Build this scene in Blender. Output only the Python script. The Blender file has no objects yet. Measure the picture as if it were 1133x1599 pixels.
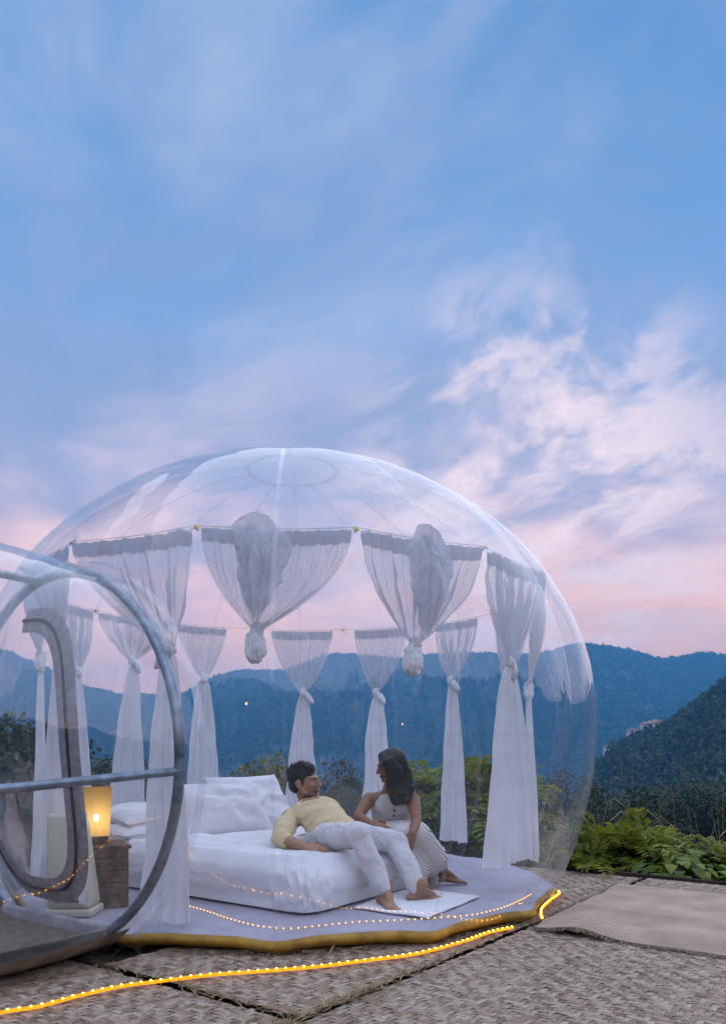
import bpy, bmesh, math, random
import numpy as np
from mathutils import Vector, Matrix, noise as mnoise

rnd = random.Random(7)
nrg = np.random.default_rng(7)
SC = bpy.context.scene
COL = SC.collection
R = math.radians

# ------------------------------------------------------------------ camera
F_PX, CX, HZ, CAM_Z = 1250.0, 566.5, 1167.0, 0.97      # focal length / principal column / horizon row in photo pixels
cam_data = bpy.data.cameras.new('camera')
cam_data.sensor_fit = 'HORIZONTAL'; cam_data.sensor_width = 36.0
cam_data.lens = 36.0 * F_PX / 1133.0
cam_data.shift_y = (HZ - 799.5) / 1133.0
cam_data.clip_start = 0.05; cam_data.clip_end = 20000
cam = bpy.data.objects.new('camera', cam_data); COL.objects.link(cam)
cam.location = (0, 0, CAM_Z); cam.rotation_euler = (R(90), 0, 0)
SC.camera = cam

def I(x, y, Y):
    """a point that the photograph shows at pixel (x, y), Y metres in front of the camera"""
    return Vector(((x - CX) / F_PX * Y, Y, CAM_Z - (y - HZ) / F_PX * Y))

def G(x, y, z=0.0):
    """the point of the level z under photo pixel (x, y)"""
    Y = (CAM_Z - z) * F_PX / (y - HZ)
    return Vector(((x - CX) / F_PX * Y, Y, z))

# ------------------------------------------------------------------ render / exposure
SC.view_settings.view_transform = 'Standard'; SC.view_settings.look = 'None'
SC.view_settings.exposure = 0.25; SC.view_settings.gamma = 1.0
SC.cycles.transparent_max_bounces = 40
SC.cycles.max_bounces = 7; SC.cycles.diffuse_bounces = 2; SC.cycles.glossy_bounces = 3
SC.cycles.transmission_bounces = 4; SC.cycles.volume_bounces = 0
SC.cycles.use_adaptive_sampling = True; SC.cycles.adaptive_threshold = 0.03; SC.cycles.adaptive_min_samples = 12
SC.cycles.use_denoising = True
SC.cycles.sample_clamp_indirect = 6.0

# ------------------------------------------------------------------ node helpers
def srgb(r, g, b):
    f = lambda c: (c / 255 / 12.92) if c <= 10.3 else ((c / 255 + 0.055) / 1.055) ** 2.4
    return (f(r), f(g), f(b), 1.0)

class NT:
    def __init__(self, tree): self.t = tree; self.n = tree.nodes; self.l = tree.links
    def add(self, kind, **kw):
        nd = self.n.new(kind)
        for k, v in kw.items():
            if k == 'ins':
                for i, val in v.items(): self.put(nd, i, val)
            else: setattr(nd, k, v)
        return nd
    def put(self, nd, i, val):
        if isinstance(val, bpy.types.NodeSocket): self.l.new(val, nd.inputs[i])
        else: nd.inputs[i].default_value = val
    def math(self, op, a, b=0.0, c=0.0, clamp=False):
        nd = self.n.new('ShaderNodeMath'); nd.operation = op; nd.use_clamp = clamp
        for i, v in enumerate((a, b, c)): self.put(nd, i, v)
        return nd.outputs[0]
    def mix(self, f, a, b, mode='MIX'):
        nd = self.n.new('ShaderNodeMix'); nd.data_type = 'RGBA'; nd.blend_type = mode
        self.put(nd, 0, f); self.put(nd, 6, a); self.put(nd, 7, b)
        return nd.outputs[2]
    def ramp(self, f, stops, interp='LINEAR'):
        nd = self.n.new('ShaderNodeValToRGB'); self.l.new(f, nd.inputs[0]); cr = nd.color_ramp; cr.interpolation = interp
        while len(cr.elements) < len(stops): cr.elements.new(0.5)
        for e, (p, c) in zip(cr.elements, stops):
            e.position = p; e.color = c if len(c) == 4 else (*c, 1)
        return nd.outputs[0]
    def noise(self, vec, scale, detail=4, rough=0.55, dist=0.0, out=0):
        nd = self.n.new('ShaderNodeTexNoise')
        if vec is not None: self.l.new(vec, nd.inputs['Vector'])
        nd.inputs['Scale'].default_value = scale; nd.inputs['Detail'].default_value = detail
        nd.inputs['Roughness'].default_value = rough; nd.inputs['Distortion'].default_value = dist
        return nd.outputs[out]
    def smooth(self, v, a, b):
        nd = self.n.new('ShaderNodeMapRange'); nd.interpolation_type = 'SMOOTHSTEP'
        self.put(nd, 0, v); nd.inputs[1].default_value = a; nd.inputs[2].default_value = b
        return nd.outputs[0]

# ------------------------------------------------------------------ world: dusk sky with drifting cloud
SUN_DIR = Vector((0.80, -0.25, 0.62)).normalized()
world = bpy.data.worlds.new('World'); SC.world = world; world.use_nodes = True
W = NT(world.node_tree); W.n.clear()
tc = W.add('ShaderNodeTexCoord').outputs['Generated']
sep = W.add('ShaderNodeSeparateXYZ', ins={0: tc}).outputs
zz = W.math('MAXIMUM', sep[2], 0.0)
SKY_SEED = 5.41
def boost(c, k): return (c[0] * k, c[1] * k, c[2] * k, 1.0)
base = W.ramp(zz, [(0.0, (2.3, 0.95, 0.32, 1)), (0.11, (2.0, 0.92, 0.45, 1)), (0.20, (1.42, 0.80, 0.66, 1)), (0.32, boost(srgb(178, 182, 214), 1.08)),
                   (0.47, srgb(128, 166, 219)), (0.58, srgb(106, 156, 214)), (0.70, srgb(76, 140, 204)), (1.0, srgb(58, 116, 190))])
den = W.math('ADD', zz, 0.30)
px = W.math('DIVIDE', sep[0], den); py = W.math('DIVIDE', sep[1], den)
cv = W.add('ShaderNodeCombineXYZ', ins={0: W.math('ADD', W.math('MULTIPLY', px, 1.0), W.math('MULTIPLY', py, 0.30)), 1: W.math('ADD', W.math('MULTIPLY', py, 0.85), 2.35), 2: SKY_SEED}).outputs[0]
warp = W.add('ShaderNodeVectorMath', operation='SCALE', ins={0: W.add('ShaderNodeVectorMath', operation='SUBTRACT',
             ins={0: W.noise(cv, 1.6, 2, 0.5, 0, 1), 1: (0.5, 0.5, 0.5)}).outputs[0], 3: 0.55}).outputs[0]
cvw = W.add('ShaderNodeVectorMath', operation='ADD', ins={0: cv, 1: warp}).outputs[0]
n_big = W.noise(cvw, 2.1, 6, 0.58); n_fine = W.noise(cvw, 6.0, 5, 0.62)
n_slow = W.noise(cv, 0.9, 1, 0.5)
cl = W.math('ADD', W.math('MULTIPLY', n_big, 0.62), W.math('ADD', W.math('MULTIPLY', n_fine, 0.24), W.math('MULTIPLY', n_slow, 0.14)))
cover = W.smooth(cl, 0.42, 0.62)
cloud_col = W.ramp(zz, [(0.0, (2.5, 1.2, 0.6, 1)), (0.16, (1.95, 1.15, 0.88, 1)), (0.30, boost(srgb(246, 210, 214), 1.2)), (0.45, srgb(206, 206, 228)), (0.75, srgb(184, 200, 228))])
sky1 = W.mix(W.math('MULTIPLY', cover, W.math('SUBTRACT', 0.80, W.math('MULTIPLY', W.smooth(zz, 0.24, 0.42), 0.14))), base, cloud_col)
# slate undersides low over the hills
cv2 = W.add('ShaderNodeVectorMath', operation='MULTIPLY', ins={0: cvw, 1: (0.8, 1.5, 1.0)}).outputs[0]
n_sl = W.noise(cv2, 2.6, 5, 0.6)
band = W.math('MULTIPLY', W.smooth(zz, 0.05, 0.30), W.math('SUBTRACT', 1.0, W.math('MULTIPLY', W.smooth(zz, 0.45, 0.75), 0.75)))
slate = W.math('MULTIPLY', W.math('MULTIPLY', W.smooth(n_sl, 0.36, 0.60), band), 0.72)
sky2 = W.mix(slate, sky1, boost(srgb(138, 160, 202), 1.04))
# sunset glow around the place where the sun went down
gd = Vector((0.215, 1.0, 0.285)).normalized()
dt = W.add('ShaderNodeVectorMath', operation='DOT_PRODUCT', ins={0: tc, 1: gd}).outputs[1]
glow = W.math('MULTIPLY', W.smooth(dt, 0.955, 1.0), W.math('ADD', 0.10, W.math('MULTIPLY', W.smooth(n_fine, 0.38, 0.62), 0.85)))
sky3 = W.mix(W.math('MULTIPLY', glow, 0.85), sky2, boost(srgb(255, 226, 222), 1.35))
nish = W.add('ShaderNodeTexSky', sky_type='NISHITA', sun_disc=False, sun_elevation=R(6), sun_rotation=math.atan2(SUN_DIR.x, SUN_DIR.y))
nishs = W.mix(1.0, nish.outputs[0], (0.012, 0.012, 0.012, 1), 'MULTIPLY')
skyc = W.mix(1.0, sky3, nishs, 'ADD')
bg = W.add('ShaderNodeBackground', ins={0: skyc, 1: 0.92})
W.l.new(bg.outputs[0], W.add('ShaderNodeOutputWorld').inputs[0])

sun_data = bpy.data.lights.new('sun', 'SUN'); sun_data.energy = 3.0; sun_data.angle = R(178); sun_data.color = (0.94, 0.92, 1.0)
sun = bpy.data.objects.new('sun', sun_data); COL.objects.link(sun)
sun.rotation_euler = SUN_DIR.to_track_quat('Z', 'Y').to_euler()

# ------------------------------------------------------------------ materials
MATS = {}
def surf(name, col, rough=0.8, var=0.12, vscale=8.0, bump=0.0, bscale=60.0, spec=0.3, metal=0.0, obj_rand=0.0, coord='Object', col2=None, sheen=0.0):
    m = bpy.data.materials.new(name); m.use_nodes = True; MATS[name] = m
    T = NT(m.node_tree); b = T.n['Principled BSDF']
    tc = T.add('ShaderNodeTexCoord').outputs[coord]
    n = T.noise(tc, vscale, 3, 0.6)
    c2 = col2 or tuple(c * (1 - 2 * var) for c in col)
    c1 = tuple(min(1, c * (1 + var)) for c in col)
    c = T.ramp(n, [(0.3, c2), (0.7, c1)])
    if obj_rand:
        oi = T.add('ShaderNodeObjectInfo').outputs['Random']
        v = T.math('ADD', 1 - obj_rand, T.math('MULTIPLY', oi, 2 * obj_rand))
        hv = T.add('ShaderNodeHueSaturation', ins={0: 0.5, 1: T.math('ADD', 0.8, T.math('MULTIPLY', oi, 0.4)), 2: v, 4: c}); c = hv.outputs[0]
    T.put(b, 'Base Color', c); T.put(b, 'Roughness', rough); T.put(b, 'Specular IOR Level', spec); T.put(b, 'Metallic', metal)
    if sheen: T.put(b, 'Sheen Weight', sheen)
    if bump:
        bn = T.add('ShaderNodeBump', ins={0: bump, 1: 0.01, 'Height': T.noise(tc, bscale, 2, 0.6)})
        T.l.new(bn.outputs[0], b.inputs['Normal'])
    return m

def cloth(name, col, opacity=1.0, trans=0.35, weave=700.0, bump=0.25, fold=0.0, rough=0.9):
    """woven fabric: diffuse + translucent, thin where seen square on"""
    m = bpy.data.materials.new(name); m.use_nodes = True; MATS[name] = m
    T = NT(m.node_tree); T.n.clear()
    tc = T.add('ShaderNodeTexCoord').outputs['Object']
    c = T.ramp(T.noise(tc, 5, 1), [(0.3, tuple(x * 0.9 for x in col)), (0.7, col)])
    bn = T.add('ShaderNodeBump', ins={0: bump, 1: 0.004, 'Height': T.noise(tc, weave / 10, 1)}).outputs[0]
    if fold:
        wv = T.add('ShaderNodeVectorMath', operation='ADD', ins={0: tc, 1: T.add('ShaderNodeVectorMath', operation='SCALE', ins={0: T.noise(tc, 3.0, 1, 0.5, 0, 1), 3: 0.25}).outputs[0]}).outputs[0]
        rdg = T.math('ABSOLUTE', T.math('SUBTRACT', T.noise(wv, fold, 2, 0.55), 0.5))
        b2 = T.add('ShaderNodeBump', ins={0: 0.75, 1: 0.035, 'Height': T.math('SUBTRACT', 0.5, T.math('MINIMUM', rdg, 0.16))}); T.l.new(bn, b2.inputs['Normal']); bn = b2.outputs[0]
    d = T.add('ShaderNodeBsdfDiffuse', ins={0: c, 1: rough}); T.l.new(bn, d.inputs['Normal'])
    t = T.add('ShaderNodeBsdfTranslucent', ins={0: c})
    mx = T.add('ShaderNodeMixShader', ins={0: trans, 1: d.outputs[0], 2: t.outputs[0]})
    out = mx.outputs[0]
    if opacity < 1:
        lw = T.add('ShaderNodeLayerWeight', ins={0: 0.5}).outputs['Facing']
        thr = T.noise(tc, 260, 0)
        op = T.math('ADD', opacity - 0.08, T.math('ADD', T.math('MULTIPLY', T.math('POWER', lw, 2.0), 1 - opacity), T.math('MULTIPLY', thr, 0.16)), clamp=True)
        tr = T.add('ShaderNodeBsdfTransparent')
        out = T.add('ShaderNodeMixShader', ins={0: op, 1: tr.outputs[0], 2: out}).outputs[0]
    T.l.new(out, T.add('ShaderNodeOutputMaterial').inputs[0])
    return m

def film(name, veil=0.02, rough=0.015, tint=(0.985, 0.99, 1.0), gain=1.0, edge=0.34):
    """clear plastic sheet: both faces reflect, a little milky where seen edge on"""
    m = bpy.data.materials.new(name); m.use_nodes = True; MATS[name] = m
    T = NT(m.node_tree); T.n.clear()
    tc = T.add('ShaderNodeTexCoord').outputs['Object']
    fc = T.add('ShaderNodeLayerWeight', ins={0: 0.5}).outputs['Facing']
    cosv = T.math('SUBTRACT', 1.0, fc)
    r1 = T.math('ADD', 0.043, T.math('MULTIPLY', T.math('POWER', fc, 5.0), 0.957))
    r2 = T.math('DIVIDE', T.math('MULTIPLY', r1, 2.0 * gain), T.math('ADD', r1, 1.0), clamp=True)
    bn = T.add('ShaderNodeBump', ins={0: 0.5, 1: 0.03, 'Height': T.noise(tc, 2.6, 2, 0.5)}).outputs[0]
    gl = T.add('ShaderNodeBsdfGlossy', ins={0: (1, 1, 1, 1), 1: rough}); T.l.new(bn, gl.inputs['Normal'])
    tr = T.add('ShaderNodeBsdfTransparent', ins={0: (*tint, 1)})
    df = T.add('ShaderNodeBsdfDiffuse', ins={0: (0.8, 0.82, 0.88, 1)}); tl = T.add('ShaderNodeBsdfTranslucent', ins={0: (0.8, 0.82, 0.88, 1)})
    mk = T.add('ShaderNodeMixShader', ins={0: 0.5, 1: df.outputs[0], 2: tl.outputs[0]})
    sm = T.smooth(T.noise(tc, 3.5, 2, 0.65), 0.42, 0.75)
    vl = T.math('MULTIPLY', T.math('ADD', 0.6, T.math('MULTIPLY', sm, 1.1)), T.math('ADD', veil, T.math('MULTIPLY', T.math('POWER', fc, 6.0), edge)), clamp=True)
    a = T.add('ShaderNodeMixShader', ins={0: T.math('MINIMUM', vl, 0.6), 1: tr.outputs[0], 2: mk.outputs[0]})
    o = T.add('ShaderNodeMixShader', ins={0: r2, 1: a.outputs[0], 2: gl.outputs[0]})
    T.l.new(o.outputs[0], T.add('ShaderNodeOutputMaterial').inputs[0])
    return m

def glowmat(name, col, strength):
    m = bpy.data.materials.new(name); m.use_nodes = True; MATS[name] = m
    T = NT(m.node_tree); T.n.clear()
    n = T.noise(T.add('ShaderNodeTexCoord').outputs['Object'], 40, 2)
    e = T.add('ShaderNodeEmission', ins={0: (*col, 1), 1: T.math('MULTIPLY', T.math('ADD', 0.75, T.math('MULTIPLY', n, 0.5)), strength)})
    T.l.new(e.outputs[0], T.add('ShaderNodeOutputMaterial').inputs[0])
    return m

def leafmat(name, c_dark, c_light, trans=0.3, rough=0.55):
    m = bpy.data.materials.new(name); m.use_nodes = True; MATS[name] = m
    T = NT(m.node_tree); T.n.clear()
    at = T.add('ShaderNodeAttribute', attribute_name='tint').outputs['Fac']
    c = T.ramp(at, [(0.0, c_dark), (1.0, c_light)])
    p = T.add('ShaderNodeBsdfPrincipled', ins={0: c, 'Roughness': rough, 'Specular IOR Level': 0.3})
    t = T.add('ShaderNodeBsdfTranslucent', ins={0: c})
    o = T.add('ShaderNodeMixShader', ins={0: trans, 1: p.outputs[0], 2: t.outputs[0]})
    T.l.new(o.outputs[0], T.add('ShaderNodeOutputMaterial').inputs[0])
    return m

def vcolmat(name, rough=0.5, spec=0.35, sss=0.0, bump=0.0, bscale=300):
    m = bpy.data.materials.new(name); m.use_nodes = True; MATS[name] = m
    T = NT(m.node_tree); b = T.n['Principled BSDF']
    at = T.add('ShaderNodeAttribute', attribute_name='skin_tone').outputs['Color']
    tc = T.add('ShaderNodeTexCoord').outputs['Object']
    v = T.math('ADD', 0.88, T.math('MULTIPLY', T.noise(tc, 30, 4), 0.24))
    T.put(b, 'Base Color', T.mix(1.0, at, T.add('ShaderNodeCombineColor', ins={0: v, 1: v, 2: v}).outputs[0], 'MULTIPLY'))
    T.put(b, 'Roughness', rough); T.put(b, 'Specular IOR Level', spec)
    if sss: T.put(b, 'Subsurface Weight', sss); b.inputs['Subsurface Radius'].default_value = (0.012, 0.005, 0.003); b.inputs['Subsurface Scale'].default_value = 1.0
    if bump:
        bn = T.add('ShaderNodeBump', ins={0: bump, 1: 0.003, 'Height': T.noise(tc, bscale, 3)}); T.l.new(bn.outputs[0], b.inputs['Normal'])
    return m

film('clear_film', 0.009, gain=0.55, edge=0.30); film('tunnel_film', 0.016, 0.02, gain=0.7); film('weld_film', 0.055, 0.10, gain=0.7, edge=0.2); film('collar_film', 0.42, 0.15, gain=0.9)
surf('steel', (0.24, 0.30, 0.37), 0.34, 0.25, 14, 0.2, 120, 0.5, 0.65)
surf('brass', (0.62, 0.48, 0.20), 0.35, 0.15, 30, 0, 60, 0.5, 0.9)
surf('cord', (0.22, 0.22, 0.25), 0.8, 0.2, 30)
surf('floor_sheet', (0.42, 0.40, 0.47), 0.85, 0.10, 4, 0.35, 220)
surf('edge_rope_glow', (0.44, 0.27, 0.05), 0.6, 0.22, 9, 0.5, 25)  # amber glow of the rope light put into the floor edge colour
surf('carpet', (0.23, 0.185, 0.15), 0.95, 0.25, 60, 0.8, 350)
surf('tunnel_skirt', (0.36, 0.30, 0.255), 0.7, 0.25, 7, 0.4, 40)
surf('threshold', (0.34, 0.33, 0.35), 0.8, 0.15, 12, 0.2, 60)
surf('zip_band', (0.33, 0.30, 0.33), 0.75, 0.18, 25, 0.4, 200)
surf('zip_teeth', (0.035, 0.033, 0.036), 0.5, 0.2, 80, 0.4, 300)
cloth('sheer', (0.78, 0.79, 0.85), 0.52, 0.45)
cloth('sheer_band', (0.62, 0.64, 0.72), 0.84, 0.35)
cloth('sheer_tail', (0.87, 0.87, 0.90), 0.93, 0.35)
cloth('sheer_pouch', (0.82, 0.83, 0.89), 0.80, 0.48, bump=0.5, fold=8.0)
cloth('sheer_bundle', (0.88, 0.88, 0.92), 1.0, 0.08, bump=0.5)
cloth('linen', (0.83, 0.83, 0.86), 1.0, 0.05, bump=0.3, fold=4.0)
cloth('pillow_linen', (0.84, 0.83, 0.86), 1.0, 0.05, bump=0.35, fold=5.0)
cloth('mat_cotton', (0.80, 0.80, 0.82), 1.0, 0.0, weave=2500, bump=0.6)
cloth('shirt_cloth', (0.83, 0.69, 0.44), 1.0, 0.05, weave=1500, bump=0.35, fold=11.0)
cloth('pants_cloth', (0.78, 0.77, 0.80), 1.0, 0.05, weave=1500, bump=0.35, fold=12.0)
surf('straw_strip', (0.37, 0.32, 0.275), 0.72, 0.30, 9, 0.9, 90, 0.25, obj_rand=0.16)
surf('deck_board', (0.05, 0.04, 0.032), 0.9, 0.3, 6, 0.5, 30)
surf('dry_straw', (0.26, 0.19, 0.11), 0.85, 0.35, 20, obj_rand=0.2)
surf('burlap', (0.50, 0.38, 0.285), 0.95, 0.14, 3, 0.0, 200)
surf('crate_wood', (0.15, 0.095, 0.062), 0.8, 0.4, 18, 0.6, 90)
surf('white_print', (0.62, 0.60, 0.58), 0.8, 0.1)
surf('cream_plastic', (0.60, 0.57, 0.45), 0.5, 0.05, 5)
surf('dark_slot', (0.10, 0.10, 0.10), 0.8, 0.1)
surf('bark', (0.10, 0.075, 0.055), 0.9, 0.35, 20, 0.7, 60)
surf('button_brown', (0.13, 0.06, 0.035), 0.4, 0.1)
surf('strap_white', (0.76, 0.73, 0.72), 0.8, 0.05)
surf('house_wall', (0.74, 0.70, 0.68), 0.85, 0.08, 0.3)
surf('house_roof', (0.33, 0.20, 0.16), 0.85, 0.2, 0.6)
surf('house_glass', (0.05, 0.06, 0.08), 0.2, 0.1, 1.0, spec=0.6)
surf('soil', (0.034, 0.040, 0.022), 0.95, 0.3, 0.15, 0.6, 3, coord='Object', col2=(0.020, 0.030, 0.016))
glowmat('led_tube', (1.0, 0.37, 0.014), 1.15)
glowmat('led_bulb', (1.0, 0.46, 0.040), 18.0)
glowmat('lamp_shade_glow', (1.0, 0.55, 0.15), 1.0)
glowmat('lamp_bulb_glow', (1.0, 0.80, 0.50), 12.0)
glowmat('far_lamp', (1.0, 0.52, 0.15), 3.2)
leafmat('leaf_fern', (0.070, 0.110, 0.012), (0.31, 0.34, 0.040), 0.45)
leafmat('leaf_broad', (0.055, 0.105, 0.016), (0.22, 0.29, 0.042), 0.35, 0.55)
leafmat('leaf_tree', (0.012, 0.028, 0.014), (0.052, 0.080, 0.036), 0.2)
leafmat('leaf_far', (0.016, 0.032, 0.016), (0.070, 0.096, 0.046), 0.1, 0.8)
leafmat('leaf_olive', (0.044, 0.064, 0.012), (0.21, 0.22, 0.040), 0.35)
leafmat('dry_stem', (0.16, 0.12, 0.08), (0.42, 0.34, 0.24), 0.2, 0.8)
vcolmat('skin', 0.48, 0.35, 0.12)
surf('hair_dark', (0.010, 0.009, 0.010), 0.38, 0.3, 60, 0.5, 260, 0.5)

# ------------------------------------------------------------------ object helpers
def prop(o, label=None, cat=None, group=None, kind=None):
    for k, v in (('label', label), ('category', cat), ('group', group), ('kind', kind)):
        if v: o[k] = v
    return o

def link(name, me, mat=None, parent=None, smooth=True):
    if mat is not None and len(me.materials) == 0: me.materials.append(MATS[mat] if isinstance(mat, str) else mat)
    if smooth:
        me.polygons.foreach_set('use_smooth', np.ones(len(me.polygons), dtype=bool))
    o = bpy.data.objects.new(name, me); COL.objects.link(o)
    if parent is not None: o.parent = parent
    return o

def empty(name, loc, label, cat, group=None, rz=0.0):
    o = bpy.data.objects.new(name, None); COL.objects.link(o); o.empty_display_size = 0.1
    o.location = loc; o.rotation_euler = (0, 0, rz)
    return prop(o, label, cat, group)

def put(o, parent):
    """world-space mesh o becomes a part of parent (an empty without scale)"""
    o.parent = parent
    if parent.parent is None:
        o.matrix_parent_inverse = (Matrix.Translation(parent.location) @ parent.rotation_euler.to_matrix().to_4x4()).inverted()
    return o

def pymesh(name, V, Fc):
    me = bpy.data.meshes.new(name); me.from_pydata([tuple(v) for v in V], [], Fc); me.update(); return me

def npmesh(name, V, Fc, tint=None):
    """V (n,3) float array, Fc (m,k) int array of equal polygons"""
    me = bpy.data.meshes.new(name); k = Fc.shape[1]
    me.vertices.add(len(V)); me.vertices.foreach_set('co', np.asarray(V, np.float32).ravel())
    me.loops.add(Fc.size); me.loops.foreach_set('vertex_index', Fc.astype(np.int32).ravel())
    me.polygons.add(len(Fc)); me.polygons.foreach_set('loop_start', np.arange(0, Fc.size, k, dtype=np.int32))
    me.update(calc_edges=True)
    if tint is not None:
        a = me.attributes.new('tint', 'FLOAT', 'POINT'); a.data.foreach_set('value', np.asarray(tint, np.float32))
    return me

def grid(name, fn, nu, nv, closed_u=False):
    V = []; Fc = []
    cu = nu if closed_u else nu + 1
    for j in range(nv + 1):
        for i in range(cu): V.append(fn(i / nu, j / nv))
    for j in range(nv):
        for i in range(nu):
            a = j * cu + i; b = j * cu + (i + 1) % cu
            Fc.append((a, b, b + cu, a + cu))
    return pymesh(name, V, Fc)

def frame(d, side=None):
    d = Vector(d).normalized()
    s = Vector(side) if side is not None else (Vector((0, 0, 1)) if abs(d.z) < 0.9 else Vector((1, 0, 0)))
    s = (s - d * s.dot(d))
    if s.length < 1e-6: s = d.orthogonal()
    s.normalize(); return d, s, d.cross(s)

def chain(pts, rad, n=14, side=None, caps=True):
    """tapered rounded limb through pts; rad = radius or (half width along side, half width across) per point"""
    pts = [Vector(p) for p in pts]; V = []; Fc = []
    rr = [(r, r) if not isinstance(r, (tuple, list)) else r for r in rad]
    rings = []
    m = len(pts)
    for i in range(m):
        t = (pts[min(i + 1, m - 1)] - pts[max(i - 1, 0)])
        rings.append((pts[i], t.normalized() if t.length > 1e-9 else Vector((0, 0, 1)), rr[i]))
    if caps:
        def cap(i, sgn):
            p, t, r = rings[i]; h = min(r); out = []
            for k in (0.5, 0.85, 0.985):
                c = math.sqrt(max(0, 1 - k * k)); out.append((p + t * sgn * h * k, t, (r[0] * c, r[1] * c)))
            return out
        rings = list(reversed(cap(0, -1))) + rings + cap(m - 1, 1)
    prev = side
    for p, t, r in rings:
        d, s, b = frame(t, prev); prev = s
        for k in range(n):
            a = 2 * math.pi * k / n
            V.append(p + s * (math.cos(a) * r[0]) + b * (math.sin(a) * r[1]))
    for j in range(len(rings) - 1):
        for k in range(n):
            a = j * n + k; b = j * n + (k + 1) % n
            Fc.append((a, b, b + n, a + n))
    Fc.append(tuple(reversed(range(n)))); Fc.append(tuple(range((len(rings) - 1) * n, len(rings) * n)))
    return V, Fc

def ellips(c, ax, rad, nu=16, nv=10):
    """ellipsoid at c with axes ax (3 vectors) and radii"""
    V = []; Fc = []; c = Vector(c)
    for j in range(1, nv):
        th = math.pi * j / nv
        for i in range(nu):
            ph = 2 * math.pi * i / nu
            V.append(c + ax[0] * (rad[0] * math.sin(th) * math.cos(ph)) + ax[1] * (rad[1] * math.sin(th) * math.sin(ph)) + ax[2] * (rad[2] * math.cos(th)))
    top = len(V); V.append(c + ax[2] * rad[2]); bot = len(V); V.append(c - ax[2] * rad[2])
    for j in range(nv - 2):
        for i in range(nu):
            a = j * nu + i; b = j * nu + (i + 1) % nu
            Fc.append((a, a + nu, b + nu, b))
    for i in range(nu):
        Fc.append((top, i, (i + 1) % nu)); l = (nv - 2) * nu
        Fc.append((bot, l + (i + 1) % nu, l + i))
    return V, Fc

def joinp(prims):
    V = []; Fc = []
    for v, f in prims:
        o = len(V); V += list(v); Fc += [tuple(i + o for i in q) for q in f]
    return V, Fc

def tube(name, pts, r, mat, parent=None, n=10):
    return link(name, pymesh(name, *chain(pts, [r] * len(pts), n)), mat, parent)

def boxp(c, ax, half, bev=0.0):
    c = Vector(c); V = []
    for sz in (-1, 1):
        for sx, sy in ((-1, -1), (1, -1), (1, 1), (-1, 1)):
            V.append(c + ax[0] * (sx * half[0]) + ax[1] * (sy * half[1]) + ax[2] * (sz * half[2]))
    return V, [(0, 3, 2, 1), (4, 5, 6, 7), (0, 1, 5, 4), (1, 2, 6, 5), (2, 3, 7, 6), (3, 0, 4, 7)]

def bevelled(name, V, Fc, w, seg=2):
    bm = bmesh.new(); vs = [bm.verts.new(v) for v in V]
    for f in Fc: bm.faces.new([vs[i] for i in f])
    bmesh.ops.bevel(bm, geom=bm.edges[:], offset=w, segments=seg, affect='EDGES', profile=0.5)
    me = bpy.data.meshes.new(name); bm.to_mesh(me); bm.free(); return me

def fuse(name, prims, voxel, it=3):
    """one continuous surface from overlapping closed pieces"""
    me = pymesh(name, *joinp(prims)); o = bpy.data.objects.new('fuse_tmp', me); COL.objects.link(o)
    md = o.modifiers.new('r', 'REMESH'); md.mode = 'VOXEL'; md.voxel_size = voxel
    if it:
        s = o.modifiers.new('s', 'SMOOTH'); s.factor = 0.5; s.iterations = it
    dg = bpy.context.evaluated_depsgraph_get()
    out = bpy.data.meshes.new_from_object(o.evaluated_get(dg)); out.name = name
    bpy.data.objects.remove(o); bpy.data.meshes.remove(me)
    return out

def catmull(P, k=8):
    P = [Vector(p) for p in P]; out = []
    for i in range(len(P) - 1):
        p0, p1, p2, p3 = P[max(i - 1, 0)], P[i], P[i + 1], P[min(i + 2, len(P) - 1)]
        for j in range(k):
            t = j / k
            out.append(0.5 * (2 * p1 + (p2 - p0) * t + (2 * p0 - 5 * p1 + 4 * p2 - p3) * t * t + (3 * p1 - p0 - 3 * p2 + p3) * t ** 3))
    out.append(P[-1]); return out

def along(P, step):
    """points every step metres along polyline P"""
    out = [P[0].copy()]; need = step
    for a, b in zip(P, P[1:]):
        L = (b - a).length; d = 0.0
        while L - d >= need:
            d += need; out.append(a.lerp(b, d / L)); need = step
        need -= (L - d)
    return out

X3 = (Vector((1, 0, 0)), Vector((0, 1, 0)), Vector((0, 0, 1)))
E1 = Vector((0.6, 0.8, 0)); E2 = Vector((0.8, -0.6, 0)); UZ = Vector((0, 0, 1))
CT = Vector((-0.484, 5.459, 0))                      # centre of the tent
def LW(a, b, z=0.0): return CT + E1 * a + E2 * b + UZ * z

# ================================================================== SETTING: terrain, air, forest
RIDGE = [(-900, 1050), (-400, 1010), (-120, 1000), (0, 1030), (60, 1048), (110, 1075), (200, 1092), (290, 1088), (330, 1062), (380, 1050), (440, 1050),
         (480, 1036), (520, 1022), (560, 1025), (620, 1032), (680, 1024), (760, 1024), (830, 1030), (900, 1015), (935, 1017), (985, 1026), (1030, 1040),
         (1060, 1038), (1090, 1032), (1133, 1038), (1400, 1020), (2000, 1045)]
SPUR = [(-900, 1320), (860, 1300), (900, 1225), (930, 1186), (960, 1160), (1000, 1142), (1040, 1128), (1085, 1100), (1133, 1066), (1250, 1040), (1500, 1020), (2000, 1030)]
def lin(tab, x): return float(np.interp(x, [p[0] for p in tab], [p[1] for p in tab]))
def sm(x, a, b):
    t = min(1, max(0, (x - a) / (b - a))); return t * t * (3 - 2 * t)

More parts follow.
